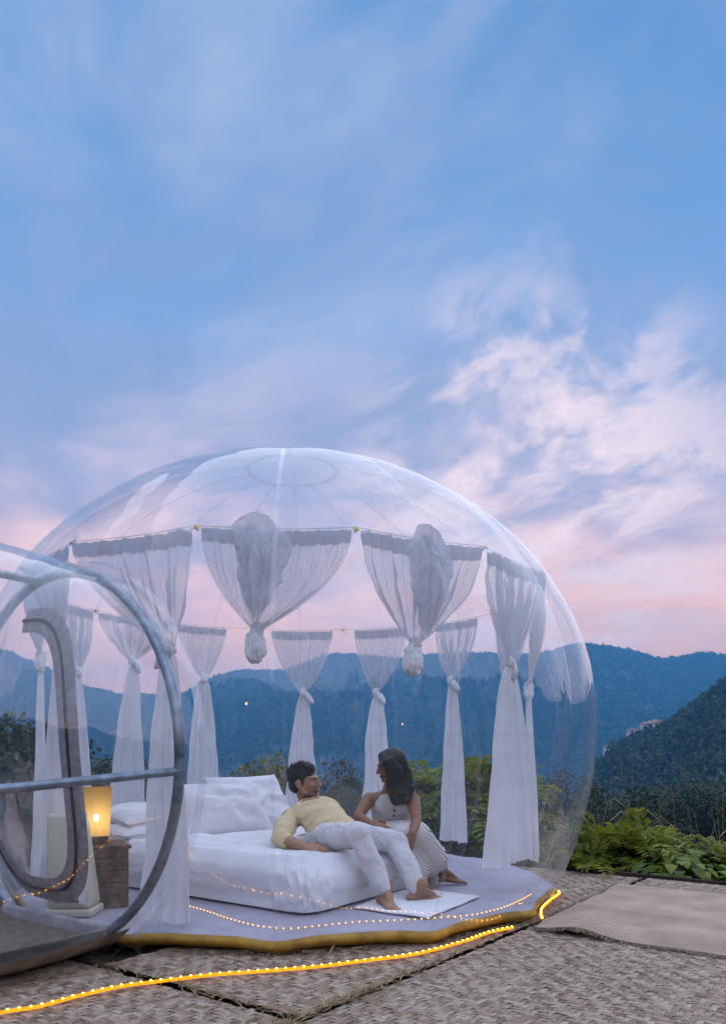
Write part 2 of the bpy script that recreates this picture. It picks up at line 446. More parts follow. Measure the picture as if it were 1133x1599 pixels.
def height(X, Y):
    r = math.hypot(X, Y)
    if r < 9: return -0.62
    th = math.atan2(X, Y)
    zb = -0.62 - (r - 9) * 0.118 if r < 400 else -0.62 - 391 * 0.118 - (r - 400) * 0.006
    n1 = mnoise.fractal((X / 420 + 3, Y / 420, 0.3), 0.9, 2.1, 5); n2 = mnoise.fractal((X / 60, Y / 60, 5.1), 0.8, 2.0, 4)
    tq = math.tan(max(-1.35, min(1.35, th)))
    px = CX + F_PX * tq
    front = sm(math.cos(th), 0.05, 0.45)
    yy = r * math.cos(th) if th else r
    far = (HZ - lin(RIDGE, px) - 4) / F_PX * 2200 * max(0.35, math.cos(th)) / max(0.35, math.cos(th)) + CAM_Z
    k = sm(r, 850, 2250) ** 1.25
    zf = zb + (far - zb) * k + n1 * 38 * (k * (1 - k) * 4) + n2 * 3 * sm(r, 60, 300)
    if r > 2250: zf = far - (r - 2250) * 0.06 + n1 * 20
    sp = CAM_Z + (HZ - lin(SPUR, px) - 10) / F_PX * 480 - 3
    g = math.exp(-((r - 480) / (210 if r < 480 else 130)) ** 2) * sm(px, 850, 930)
    zf = max(zf, zf * (1 - g) + sp * g)
    if front < 1:
        zr = -0.62 + (r - 9) * 0.20 * (1 - sm(r, 60, 400) * 0.4) + n2 * 2
        zf = zf * front + zr * (1 - front)
    return zf

az = np.concatenate([np.arange(-46, 46, 0.3), np.arange(46, 314, 3.0)]) * math.pi / 180
rs = np.concatenate([[0.0], np.geomspace(6.0, 3200, 150)])
V = []
for r in rs:
    for a in az:
        X, Y = r * math.sin(a), r * math.cos(a); V.append((X, Y, height(X, Y)))
na = len(az); ii, jj = np.meshgrid(np.arange(na), np.arange(len(rs) - 1))
a0 = (jj * na + ii).ravel(); b0 = (jj * na + (ii + 1) % na).ravel()
terrain = link('terrain', npmesh('terrain', np.array(V), np.stack([a0, a0 + na, b0 + na, b0], 1)), 'soil')
prop(terrain, 'wooded valley ground and hills reaching to the horizon', None, None, 'structure')

# the air between here and the hills
hv, hf = boxp((0, 0, 115), X3, (3400, 3400, 215))
haze = link('haze', pymesh('haze', hv, hf), smooth=False)
hm = bpy.data.materials.new('haze_air'); hm.use_nodes = True; T = NT(hm.node_tree); T.n.clear()
pv = T.add('ShaderNodeVolumePrincipled'); pv.inputs['Color'].default_value = (0.13, 0.53, 1.0, 1); pv.inputs['Density'].default_value = 0.00046
T.l.new(pv.outputs[0], T.add('ShaderNodeOutputMaterial').inputs['Volume'])
haze.data.materials.append(hm); prop(haze, 'bluish evening haze over the valley', None, None, 'stuff')

def crown_proto(nq, leaf, seed, shape=(1, 1, 1), lumps=6, flat=0.0):
    g = np.random.default_rng(seed)
    c = g.normal(size=(lumps, 3)); c /= np.linalg.norm(c, axis=1)[:, None]; c *= g.uniform(0.25, 0.62, (lumps, 1)); c[:, 2] = c[:, 2] * 0.8
    lr = g.uniform(0.32, 0.55, lumps)
    k = g.integers(0, lumps, nq); d = g.normal(size=(nq, 3)); d /= np.linalg.norm(d, axis=1)[:, None]
    p = (c[k] + d * lr[k][:, None] * g.uniform(0.55, 1.05, (nq, 1)) ** 0.6) * np.array(shape)
    nrm = d * 0.8 + g.normal(size=(nq, 3)) * 0.55 + np.array([0, 0, 0.35]); nrm /= np.linalg.norm(nrm, axis=1)[:, None]
    u = np.cross(nrm, g.normal(size=(nq, 3))); u /= np.linalg.norm(u, axis=1)[:, None]; v = np.cross(nrm, u)
    s = leaf * g.uniform(0.6, 1.4, (nq, 1))
    q = np.stack([p - u * s, p - v * s * 0.62 + nrm * s * 0.15, p + u * s, p + v * s * 0.62 + nrm * s * 0.15], 1)
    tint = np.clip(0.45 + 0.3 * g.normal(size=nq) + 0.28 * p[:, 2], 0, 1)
    return q.reshape(-1, 3), np.repeat(tint, 4)

FOREST_V, FOREST_T = [], []
def scatter(protos, X, Y, size, hgt, tv):
    for x, y, s, h, t in zip(X, Y, size, hgt, tv):
        q, tint = protos[nrg.integers(len(protos))]
        a = nrg.uniform(0, 6.283); ca, sa = math.cos(a), math.sin(a)
        P = np.empty_like(q); P[:, 0] = (q[:, 0] * ca - q[:, 1] * sa) * s + x; P[:, 1] = (q[:, 0] * sa + q[:, 1] * ca) * s + y
        P[:, 2] = q[:, 2] * h + height(x, y) + h * 0.62
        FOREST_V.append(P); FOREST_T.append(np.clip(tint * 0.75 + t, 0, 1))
far_p = [crown_proto(22, 0.40, 100 + i) for i in range(6)]
mid_p = [crown_proto(110, 0.19, 200 + i) for i in range(6)]
near_p = [crown_proto(800, 0.060, 300 + i, lumps=10) for i in range(5)]
def polar(n, t0, t1, r0, r1, pw=1.0):
    th = np.arctan(nrg.uniform(t0, t1, n)); r = (nrg.uniform(r0 ** pw, r1 ** pw, n)) ** (1 / pw)
    return r * np.sin(th), r * np.cos(th)
x, y = polar(11500, -0.60, 0.53, 950, 2330, 1.5); n = len(x)
scatter(far_p, x, y, nrg.uniform(6, 13, n), nrg.uniform(6, 12, n), nrg.uniform(-0.15, 0.25, n))
x, y = polar(1300, -0.6, 0.55, 2180, 2330); n = len(x)
scatter(far_p, x, y, nrg.uniform(4, 8, n), nrg.uniform(5, 14, n), nrg.uniform(-0.2, 0.1, n))
x, y = polar(2100, 0.24, 0.52, 120, 620); n = len(x)
scatter(mid_p, x, y, nrg.uniform(2.6, 5.2, n), nrg.uniform(2.6, 6.0, n), nrg.uniform(-0.1, 0.5, n))
x, y = polar(900, -0.6, 0.24, 140, 900); n = len(x)
scatter(mid_p, x, y, nrg.uniform(3, 6, n), nrg.uniform(3, 7, n), nrg.uniform(-0.2, 0.3, n))
x, y = polar(170, -0.55, 0.52, 45, 140); n = len(x)
scatter(near_p, x, y, nrg.uniform(1.6, 3.2, n), nrg.uniform(1.6, 3.4, n), nrg.uniform(-0.2, 0.3, n))
# the wood behind the photographer, seen only as a reflection in the film
th = nrg.uniform(R(100), R(260), 320); r = nrg.uniform(26, 70, 320); x, y = r * np.sin(th), r * np.cos(th)
scatter(mid_p, x, y, nrg.uniform(2.2, 4.2, 320), nrg.uniform(2.5, 5.5, 320), nrg.uniform(-0.2, 0.2, 320))
th = np.concatenate([nrg.uniform(R(36), R(100), 170), nrg.uniform(R(-100), R(-38), 130)]); r = nrg.uniform(24, 75, 300); x, y = r * np.sin(th), r * np.cos(th)
scatter(mid_p, x, y, nrg.uniform(1.8, 3.8, 300), nrg.uniform(2.2, 5.0, 300), nrg.uniform(-0.2, 0.2, 300))
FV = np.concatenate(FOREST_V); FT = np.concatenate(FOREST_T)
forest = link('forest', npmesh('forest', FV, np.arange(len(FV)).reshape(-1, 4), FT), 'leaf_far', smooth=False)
prop(forest, 'dense dark woodland covering the valley slopes and far ridges', None, None, 'stuff')

# ------------------------------------------------------------------ trees one can pick out
TREES = []
for i in range(4):
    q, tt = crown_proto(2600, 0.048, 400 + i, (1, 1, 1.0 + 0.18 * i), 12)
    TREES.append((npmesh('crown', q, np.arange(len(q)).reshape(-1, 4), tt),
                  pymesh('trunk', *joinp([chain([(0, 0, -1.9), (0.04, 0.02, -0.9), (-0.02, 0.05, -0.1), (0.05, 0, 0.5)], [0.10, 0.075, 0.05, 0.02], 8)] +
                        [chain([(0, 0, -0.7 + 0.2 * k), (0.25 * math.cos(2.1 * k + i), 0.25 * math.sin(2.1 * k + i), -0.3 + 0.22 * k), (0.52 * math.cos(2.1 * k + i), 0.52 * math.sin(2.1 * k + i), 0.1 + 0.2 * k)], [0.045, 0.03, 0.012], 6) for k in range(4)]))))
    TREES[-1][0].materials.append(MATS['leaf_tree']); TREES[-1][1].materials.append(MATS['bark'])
def tree(x, y, s, i, label, group):
    t = empty('tree', (x, y, height(x, y) - 0.1), label, 'tree', group, rnd.uniform(0, 6))
    for me, nm in ((TREES[i][0], 'crown'), (TREES[i][1], 'trunk')):
        o = link(nm, me, None, t, nm == 'trunk'); o.location = (0, 0, 1.15 * s); o.scale = (s, s, s)
WOOD = 'dark tree in the dense wood on the slope beyond the deck'
for i, (px, Y, s) in enumerate([(940, 120, 3.4), (962, 105, 3.0), (985, 128, 3.8), (1008, 96, 3.1), (1022, 135, 4.0), (1047, 112, 3.4), (1062, 150, 4.2), (1078, 98, 3.6),
                                (1096, 140, 4.2), (1110, 118, 3.8), (1130, 104, 3.4), (955, 70, 2.3), (1000, 62, 2.2), (1050, 68, 2.6), (1100, 60, 2.4), (1128, 74, 2.9)]):
    tree((px - CX) / F_PX * Y, Y, s, i % 4, WOOD, 'trees on the slope beyond the deck')
for i, (px, Y, s, lb) in enumerate([(1128, 235, 4.6, 'tall tree on the spur crest by the frame edge'), (905, 52, 2.6, None), (860, 60, 2.8, None)]):
    tree((px - CX) / F_PX * Y, Y, s, i, lb or WOOD, None if lb else 'trees on the slope beyond the deck')

# ------------------------------------------------------------------ houses and lamps across the valley
def house(px, py, Y, w, d, h, label, rz, wings=(), lift=7.0):
    p = I(px, py, Y); p.z = height(p.x, p.y) + lift; t = empty('house', (p.x, p.y, p.z), label, 'house', None, rz)
    link('wall', pymesh('wall', *boxp((0, 0, h / 2 - 2), X3, (w / 2, d / 2, h / 2 + 2))), 'house_wall', t, False)
    for k, (ox, oy, ww, dd, zz, hh) in enumerate(((0, 0, w, d, h, h * 0.42),) + tuple(wings)):
        if k: link('wing', pymesh('wing', *boxp((ox, oy, zz / 2 - 2), X3, (ww / 2, dd / 2, zz / 2 + 2))), 'house_wall', t, False)
        e = 0.7
        Vr = [(ox - ww / 2 - e, oy - dd / 2 - e, zz), (ox + ww / 2 + e, oy - dd / 2 - e, zz), (ox + ww / 2 + e, oy + dd / 2 + e, zz), (ox - ww / 2 - e, oy + dd / 2 + e, zz),
              (ox - ww / 2 * 0.7, oy, zz + hh), (ox + ww / 2 * 0.7, oy, zz + hh)]
        link('roof', pymesh('roof', Vr, [(0, 1, 5, 4), (2, 3, 4, 5), (1, 2, 5), (3, 0, 4), (0, 3, 2, 1)]), 'house_roof', t, False)
    for k in range(max(2, int(w // 3))):
        wx = -w / 2 + w * (k + 0.5) / max(2, int(w // 3))
        link('window', pymesh('window', *boxp((wx, -d / 2 - 0.03, h * 0.5), X3, (0.6, 0.06, 0.75))), 'house_glass', t, False)
    return t
house(1016, 1121, 462, 6.5, 5, 2.4, 'white villa with brown roofs on the wooded spur', 0.25, ((-5.2, -2.0, 4.5, 4, 1.6, 1.3), (4.6, 3, 5, 4, 3.4, 1.2)))
house(988, 1128, 462, 6, 4, 2.2, 'low pink walled annexe beside the white villa', 0.1)
house(1100, 1090, 470, 5, 4, 2.0, 'small pale roofed hut high on the wooded spur', -0.2)
house(948, 1150, 455, 4, 3, 1.6, 'tiny pale shed at the left foot of the spur', 0.3)
VAL = 'tiny pale farmhouse down in the valley behind the tent'
for px, py, Y in ((352, 1188, 900), (372, 1212, 800), (338, 1216, 860), (560, 1192, 900), (668, 1200, 850), (708, 1206, 820), (738, 1198, 900)):
    prop(house(px, py, Y, 7, 5, 2.6, VAL, rnd.uniform(-0.6, 0.6), lift=1.5), group='farmhouses in the valley')
def far_lamp(px, py, Y, r, label):
    p = I(px, py, Y); t = empty('hillside_lamp', (p.x, p.y, p.z), label, 'lamp')
    o = link('lamp_head', pymesh('lamp_head', *ellips((0, 0, 0), X3, (r, r, r * 1.2))), 'far_lamp', t)
    link('post', pymesh('post', *chain([(0, 0, -9 * r), (0, 0, -r)], [r * 0.25, r * 0.2], 6)), 'steel', t)
far_lamp(384.5, 1099, 1350, 2.0, 'bright warm floodlight on the dark hillside behind the tent')
far_lamp(628, 1131, 1250, 1.1, 'faint warm lamp on the hillside above the seated woman')

# ================================================================== DECK and woven mats
dk, dkf = boxp(LW(-3.0, 0.5, -0.27), (E1, E2, UZ), (4.95, 7.5, 0.24))
deck = link('deck', bevelled('deck', dk, dkf, 0.02, 1), 'deck_board', smooth=False); prop(deck, 'raised timber deck carrying the mats and the tent', None, None, 'structure')
bx_, bf_ = boxp(LW(1.965, 0.5, -0.01), (E1, E2, UZ), (0.012, 7.5, 0.03))
put(link('edge_trim', pymesh('edge_trim', bx_, bf_), 'deck_board', smooth=False), deck)

CELL = 0.027
def strip_mesh(ncell, phase, seed):
    g = random.Random(seed); V = []; Fc = []; w0 = CELL * 0.488; m = ncell * 4
    dl = dr = 1.0
    for i in range(m + 1):
        s = i * 0.25 * CELL
        k = (s / CELL + phase) % 4
        z = 0.0015 * max(-1, min(1, 3.4 * math.sin(math.pi * k / 2)))
        if i % 4 == 0: dl = g.uniform(0.86, 1.0); dr = g.uniform(0.86, 1.0)
        V += [(s, -w0 * dl, z - 0.0005), (s, 0.0, z + 0.0003), (s, w0 * dr, z - 0.0005)]
    for i in range(m):
        a = i * 3; Fc += [(a, a + 3, a + 4, a + 1), (a + 1, a + 4, a + 5, a + 2)]
    me = pymesh('strip', V, Fc); me.materials.append(MATS['straw_strip']); me.polygons.foreach_set('use_smooth', np.ones(len(me.polygons), bool)); return me
# weathered split bamboo: every float has its own tone, fibres run along the strip
sm_ = MATS['straw_strip']; T = NT(sm_.node_tree); pb = T.n['Principled BSDF']
oc = T.add('ShaderNodeTexCoord').outputs['Object']; sx = T.add('ShaderNodeSeparateXYZ', ins={0: oc}).outputs
orn = T.add('ShaderNodeObjectInfo').outputs['Random']
fl = T.math('FLOOR', T.math('ADD', T.math('DIVIDE', sx[0], CELL * 2), T.math('MULTIPLY', orn, 4.0)))
wn = T.add('ShaderNodeTexWhiteNoise', noise_dimensions='2D', ins={'Vector': T.add('ShaderNodeCombineXYZ', ins={0: fl, 1: T.math('MULTIPLY', orn, 97.0)}).outputs[0]}).outputs['Value']
fib = T.noise(T.add('ShaderNodeVectorMath', operation='MULTIPLY', ins={0: oc, 1: (10, 260, 1)}).outputs[0], 1.0, 2, 0.6)
tone = T.ramp(T.math('ADD', T.math('MULTIPLY', wn, 0.55), T.math('ADD', T.math('MULTIPLY', fib, 0.35), T.math('MULTIPLY', orn, 0.15))),
              [(0.10, (0.12, 0.078, 0.048)), (0.36, (0.265, 0.190, 0.130)), (0.62, (0.37, 0.280, 0.205)), (0.90, (0.48, 0.395, 0.315))])
T.l.new(tone, pb.inputs['Base Color'])
R1 = math.atan2(E1.y, E1.x); R2 = math.atan2(E2.y, E2.x)
def mat_panel(a0, a1, b0, b1, label, z=0.0):
    t = empty('bamboo_mat', LW((a0 + a1) / 2, (b0 + b1) / 2, z), label, 'mat', 'woven bamboo mats on the deck')
    inv = Matrix.Translation(-t.location)
    nA = int(round((a1 - a0) / CELL)); nB = int(round((b1 - b0) / CELL))
    mA = {}; mB = {}
    for j in range(nB):
        key = (j % 4, rnd.randint(0, 2))
        if key not in mA: mA[key] = strip_mesh(nA, j % 4, rnd.random())
        o = bpy.data.objects.new('strip', mA[key]); COL.objects.link(o); o.parent = t
        jit = rnd.uniform(-0.012, 0.012)
        o.location = LW(a0 + jit, b0 + (j + 0.5) * CELL, z) - t.location; o.rotation_euler = (rnd.uniform(-0.05, 0.05), 0, R1 + rnd.uniform(-0.0008, 0.0008))
    for i in range(nA):
        key = ((i + 2) % 4, rnd.randint(0, 2))
        if key not in mB: mB[key] = strip_mesh(nB, (i + 2) % 4, rnd.random())
        o = bpy.data.objects.new('strip', mB[key]); COL.objects.link(o); o.parent = t
        o.location = LW(a0 + (i + 0.5) * CELL, b0 + rnd.uniform(-0.012, 0.012), z) - t.location; o.rotation_euler = (rnd.uniform(-0.05, 0.05), 0, R2 + rnd.uniform(-0.0008, 0.0008))
    return t
mat_panel(-2.75, 1.93, 1.80, 3.72, 'large woven bamboo mat in the lower right foreground under the burlap cloth')
mat_panel(-1.91, 1.90, 0.60, 1.77, 'woven bamboo mat partly under the round bubble tent', 0.0)
mat_panel(-2.80, -1.955, 0.20, 1.76, 'woven bamboo mat in the bottom left foreground beneath the rope light', 0.0)

# frayed straw caught along the mat joints and under the tent edge
def straw(name, segs, n, label, spread, lmin, lmax, zup=0.012):
    prims = []
    for _ in range(n):
        a, b = rnd.choice(segs); p = a.lerp(b, rnd.random()) + Vector((rnd.gauss(0, spread), rnd.gauss(0, spread), 0))
        d = (b - a).normalized(); ang = rnd.gauss(0, 0.55); d = Vector((d.x * math.cos(ang) - d.y * math.sin(ang), d.x * math.sin(ang) + d.y * math.cos(ang), rnd.gauss(0, 0.10)))
        L = rnd.uniform(lmin, lmax); s = Vector((-d.y, d.x, 0)) * rnd.uniform(0.0012, 0.004)
        z = rnd.uniform(0.005, zup); q = p + UZ * z; e = q + d * L + UZ * rnd.uniform(-0.003, 0.012); m = (q + e) / 2 + UZ * rnd.uniform(0, 0.01)
        prims.append(([q - s, q + s, m + s, m - s, e + s * 0.3, e - s * 0.3], [(0, 1, 2, 3), (3, 2, 4, 5)]))
    o = link(name, pymesh(name, *joinp(prims)), 'dry_straw', smooth=False); return prop(o, label, None, None, 'stuff')
straw('straw_debris', [(LW(-1.93, 0.4), LW(-1.93, 1.78)), (LW(-2.7, 1.78), LW(-0.6, 1.78)), (LW(-2.7, 1.78), LW(-1.2, 1.78))], 420, 'loose frayed straw along the joints between mats', 0.018, 0.03, 0.16)
arc = [CT + Vector((math.cos(R(a)), math.sin(R(a)), 0)) * 1.70 for a in range(-150, 0, 6)]
straw('straw_litter', list(zip(arc, arc[1:])) + [(LW(-3.0, 0.62), LW(-2.0, 0.62))], 650, 'loose straw littering the shade under the tent edge', 0.05, 0.03, 0.14)

# burlap cloth with a frayed, lifted edge
BA0, BA1, BB0, BB1 = -0.14, 1.50, 1.74, 4.2
def burlap_pt(u, v):
    a = BA0 + (BA1 - BA0) * v + 0.02 * mnoise.noise((u * 9, 0.3, 1)); b = BB0 + (BB1 - BB0) * u + 0.03 * mnoise.noise((v * 5, 2.3, 1)) + 0.10 * (1 - v) * (1 - u)
    z = 0.014 + 0.006 * mnoise.noise((u * 7, v * 6, 0)) + 0.035 * math.exp(-((v - 0.10 - 0.04 * math.sin(u * 5)) / 0.06) ** 2) * max(0, mnoise.noise((u * 4.0, 0.0, 3)) + 0.45)
    z += 0.05 * math.exp(-((u - 0.10) / 0.06) ** 2) * math.exp(-((v - 0.10) / 0.14) ** 2) + 0.012 * math.exp(-((v - 0.45 + 0.25 * u) / 0.02) ** 2)
    return LW(a, b, max(z, 0.011))
burlap = link('burlap_cloth', grid('burlap_cloth', burlap_pt, 120, 80), 'burlap'); prop(burlap, 'beige burlap cloth with frayed edges lying on the mats', 'cloth')
bt = NT(MATS['burlap'].node_tree); bb = bt.n['Principled BSDF']
tco = bt.add('ShaderNodeTexCoord').outputs['Object']
rot = bt.add('ShaderNodeMapping', ins={0: tco}); rot.inputs['Rotation'].default_value = (0, 0, -R1)
wv = bt.add('ShaderNodeTexWave', ins={0: rot.outputs[0]}); wv.inputs['Scale'].default_value = 15; wv.inputs['Distortion'].default_value = 1.6; wv.inputs['Detail'].default_value = 2
wv2 = bt.add('ShaderNodeTexWave', ins={0: rot.outputs[0]}, bands_direction='Y'); wv2.inputs['Scale'].default_value = 24; wv2.inputs['Distortion'].default_value = 2.0
hh = bt.math('ADD', wv.outputs['Fac'], wv2.outputs['Fac'])
bt.l.new(bt.add('ShaderNodeBump', ins={0: 0.35, 1: 0.0025, 'Height': hh}).outputs[0], bb.inputs['Normal'])
bc0 = bb.inputs['Base Color'].links[0].from_socket
bt.l.new(bt.mix(1.0, bc0, bt.ramp(bt.math('MULTIPLY', hh, 0.5), [(0.15, (0.52, 0.50, 0.48)), (0.75, (1.12, 1.12, 1.12))]), 'MULTIPLY'), bb.inputs['Base Color'])
fr = []
for k in range(1500):
    side = k % 3
    u, v, da, db = (rnd.random(), 0.0, -1, 0) if side else (0.0, rnd.random(), 0, -1)
    p = burlap_pt(u, v); d = (E1 * da + E2 * db + (E2 * da + E1 * db) * rnd.gauss(0, 0.6)).normalized(); L = rnd.uniform(0.012, 0.06); s = d.cross(UZ) * rnd.uniform(0.0010, 0.0024)
    e = p + d * L; e.z = max(0.008, p.z - 0.012); fr.append(([p - s, p + s, e + s, e - s], [(0, 1, 2, 3)]))
prop(put(link('fringe', pymesh('fringe', *joinp(fr)), 'dry_straw', smooth=False), burlap), kind='stuff')

# ================================================================== BUBBLE TENT
RB, ZC, BU, BL, Z0 = 2.0, 1.13, 1.74, 2.15, 0.07
NG = 14; AL = 2 * math.pi / NG
PH0 = math.atan2(-CT.y, -CT.x) - 0.098 * AL         # azimuth (from the tent centre) of the front seam
def prof(z):
    if z > ZC: return RB * math.sqrt(max(0.0, 1 - ((z - ZC) / BU) ** 2))
    return RB * math.sqrt(max(0.0, 1 - ((ZC - z) / BL) ** 2))
def film_pt(ph, q, off=0.0):
    """q = 0 at the floor, 1 at the crown; gores bulge between the welds"""
    if q < 0.30: z = Z0 + (ZC - Z0) * q / 0.30; r = prof(z)
    else: t = math.pi / 2 * (q - 0.30) / 0.70; z = ZC + BU * math.sin(t); r = RB * math.cos(t)
    g = abs(math.cos((ph - PH0) * NG / 2)); b = 1 - 0.013 * g ** 6
    r = r * b + off
    return CT + Vector((math.cos(ph) * r, math.sin(ph) * r, z))
tent = empty('bubble_tent', (CT.x, CT.y, 0), 'clear inflatable bubble tent with a tunnel entrance on the deck', 'tent')
QC = 0.935
for j in range(NG):
    me = grid('film_panel', lambda u, v, j=j: film_pt(PH0 + (j + u) * AL, v * QC), 14, 56)
    put(link('film_panel', me, 'clear_film'), tent)
    sw = 0.011
    me = grid('weld_seam', lambda u, v, j=j: film_pt(PH0 + j * AL, v * QC, 0.004) + Vector((-math.sin(PH0 + j * AL), math.cos(PH0 + j * AL), 0)) * (sw * (2 * u - 1)), 1, 48)
    put(link('weld_seam', me, 'weld_film'), tent)
put(link('crown_panel', grid('crown_panel', lambda u, v: film_pt(PH0 + u * 2 * math.pi, QC + (1 - QC) * v * 0.9999, 0.003), 56, 8, True), 'clear_film'), tent)
put(link('crown_weld', grid('crown_weld', lambda u, v: film_pt(PH0 + u * 2 * math.pi, QC - 0.006 + 0.010 * v, 0.007), 56, 1, True), 'weld_film'), tent)
put(link('side_weld', grid('side_weld', lambda u, v: film_pt(PH0 + u * 2 * math.pi, 0.27 + 0.0035 * v, 0.005), 140, 1, True), 'clear_film'), tent)

# floor: puffy ground sheet with a scalloped edge, amber rope glow painted into its colour
def rim_r(ph):
    g = abs(math.cos((ph - PH0) * NG / 2)); return 1.705 + 0.055 * g ** 5
def corner(ph): return abs(math.cos((ph - PH0) * NG / 2)) ** 8
def floor_pt(u, v):
    ph = PH0 + u * 2 * math.pi; r = (rim_r(ph) - 0.012) * v
    return CT + Vector((math.cos(ph) * r, math.sin(ph) * r, 0.082 + 0.004 * mnoise.noise((math.cos(ph) * r * 3, math.sin(ph) * r * 3, 0)) - 0.018 * v ** 10 * corner(ph)))
put(link('floor_sheet', grid('floor_sheet', floor_pt, 196, 22, True), 'floor_sheet'), tent)
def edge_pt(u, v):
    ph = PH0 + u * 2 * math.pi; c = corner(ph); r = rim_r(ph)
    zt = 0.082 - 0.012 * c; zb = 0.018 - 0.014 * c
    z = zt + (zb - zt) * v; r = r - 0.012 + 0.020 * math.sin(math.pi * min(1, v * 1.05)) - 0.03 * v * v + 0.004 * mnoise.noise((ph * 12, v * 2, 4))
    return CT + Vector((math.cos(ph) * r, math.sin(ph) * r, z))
put(link('floor_edge', grid('floor_edge', edge_pt, 280, 6, True), 'edge_rope_glow'), tent)

# hooks, wire
ZH, RH = 2.02, 1.70
def hook_pt(j, off=0.0):
    ph = PH0 + (j + 0.5) * AL; z = ZH; return CT + Vector((math.cos(ph) * (RH + off), math.sin(ph) * (RH + off), z))
for j in range(NG):
    ph = PH0 + (j + 0.5) * AL; h = CT + Vector((math.cos(ph), math.sin(ph), 0)) * (prof(ZH) - 0.006) + UZ * ZH
    nrm = Vector((math.cos(ph), math.sin(ph), (ZH - ZC) / BU ** 2 * RB)).normalized(); d, s, b = frame(nrm, UZ)
    V = []; Fc = []
    for rr, dz in ((0.0, 0.012), (0.018, 0.012), (0.024, 0.004), (0.048, 0.004), (0.052, 0.0)):
        for k in range(20): a = 2 * math.pi * k / 20; V.append(h + s * (math.cos(a) * rr) + b * (math.sin(a) * rr) - d * dz)
    for r_ in range(4):
        for k in range(20): a = r_ * 20 + k; b2 = r_ * 20 + (k + 1) % 20; Fc.append((a, b2, b2 + 20, a + 20))
    o = put(link('hook_patch', pymesh('hook_patch', V, Fc), 'weld_film'), tent)
    hp = hook_pt(j)
    c = link('clip', pymesh('clip', *joinp([chain([h - d * 0.012, h - d * 0.03 - UZ * 0.005, hp], [0.010, 0.007, 0.005], 8), boxp(h - d * 0.014, (s, b, d), (0.010, 0.014, 0.006))])), 'brass', smooth=False)
    c.parent = o
wire = []
for j in range(NG):
    a, b = hook_pt(j), hook_pt(j + 1); pts = [a.lerp(b, k / 6) - UZ * (0.012 * math.sin(math.pi * k / 6)) for k in range(7)]
    put(link('curtain_wire', pymesh('curtain_wire', *chain(pts, [0.0014] * 7, 6)), 'cord'), tent)

# tunnel entrance: film, steel hoop, spreader bars, zip, floor
tun_c = 0.92
def tun_pt(t, ang, r):
    z = tun_c + r * math.sin(ang); return LW(-t, r * math.cos(ang), max(z, 0.045))
def tun_r(t): return 0.955 + 0.045 * math.sin(math.pi * min(1, max(0, (t - 1.68) / 1.7)))
put(link('tunnel_film', grid('tunnel_film', lambda u, v: tun_pt(1.70 + 1.75 * v, -0.38 * math.pi + 1.76 * math.pi * u, tun_r(1.70 + 1.75 * v) + 0.006 * math.sin(40 * u) * math.sin(9 * v)), 64, 26), 'tunnel_film'), tent)
put(link('tunnel_collar', grid('tunnel_collar', lambda u, v: tun_pt(1.67 + 0.035 * v, -0.36 * math.pi + 1.72 * math.pi * u, 0.998 - 0.012 * v), 64, 2), 'collar_film'), tent)
put(link('tunnel_base', grid('tunnel_base', lambda u, v: tun_pt(1.78 + 1.7 * v, -0.5 * math.pi + (2 * u - 1) * 0.215 * math.pi, tun_r(1.78 + 1.7 * v) + 0.012) - UZ * 0.02, 24, 12), 'tunnel_skirt'), tent)
hoop = [LW(-1.76, 0.925 * math.cos(a), max(0.055, tun_c + 0.925 * math.sin(a))) for a in np.linspace(0, 2 * math.pi, 73)]
put(tube('steel_hoop', hoop, 0.024, 'steel', n=12), tent)
hoop2 = [LW(-3.35, 0.925 * math.cos(a), max(0.055, tun_c + 0.925 * math.sin(a))) for a in np.linspace(0, 2 * math.pi, 73)]
put(tube('steel_hoop', hoop2, 0.024, 'steel', n=12), tent)
put(tube('spreader_bar', [LW(-1.76, 0.915, 0.865), LW(-2.5, 0.905, 0.822), LW(-3.35, 0.915, 0.79)], 0.019, 'steel', n=12), tent)
put(tube('spreader_bar', [LW(-1.76, -0.18, 1.83), LW(-2.5, -0.17, 1.85), LW(-3.35, -0.18, 1.83)], 0.021, 'steel', n=12), tent)
put(tube('spreader_bar', [LW(-1.76, -0.915, 0.865), LW(-2.5, -0.905, 0.84), LW(-3.35, -0.915, 0.82)], 0.019, 'steel', n=12), tent)
put(link('tunnel_floor', grid('tunnel_floor', lambda u, v: LW(-1.80 - 1.6 * v, (u * 2 - 1) * 0.50, 0.075 + 0.006 * mnoise.noise((u * 6, v * 8, 1)) + 0.05 * abs(2 * u - 1) ** 6), 20, 20), 'carpet'), tent)
th_v, th_f = boxp(LW(-1.80, 0, 0.095), (E1, E2, UZ), (0.020, 0.44, 0.040))
put(link('threshold', bevelled('threshold', th_v, th_f, 0.012, 2), 'threshold'), tent)
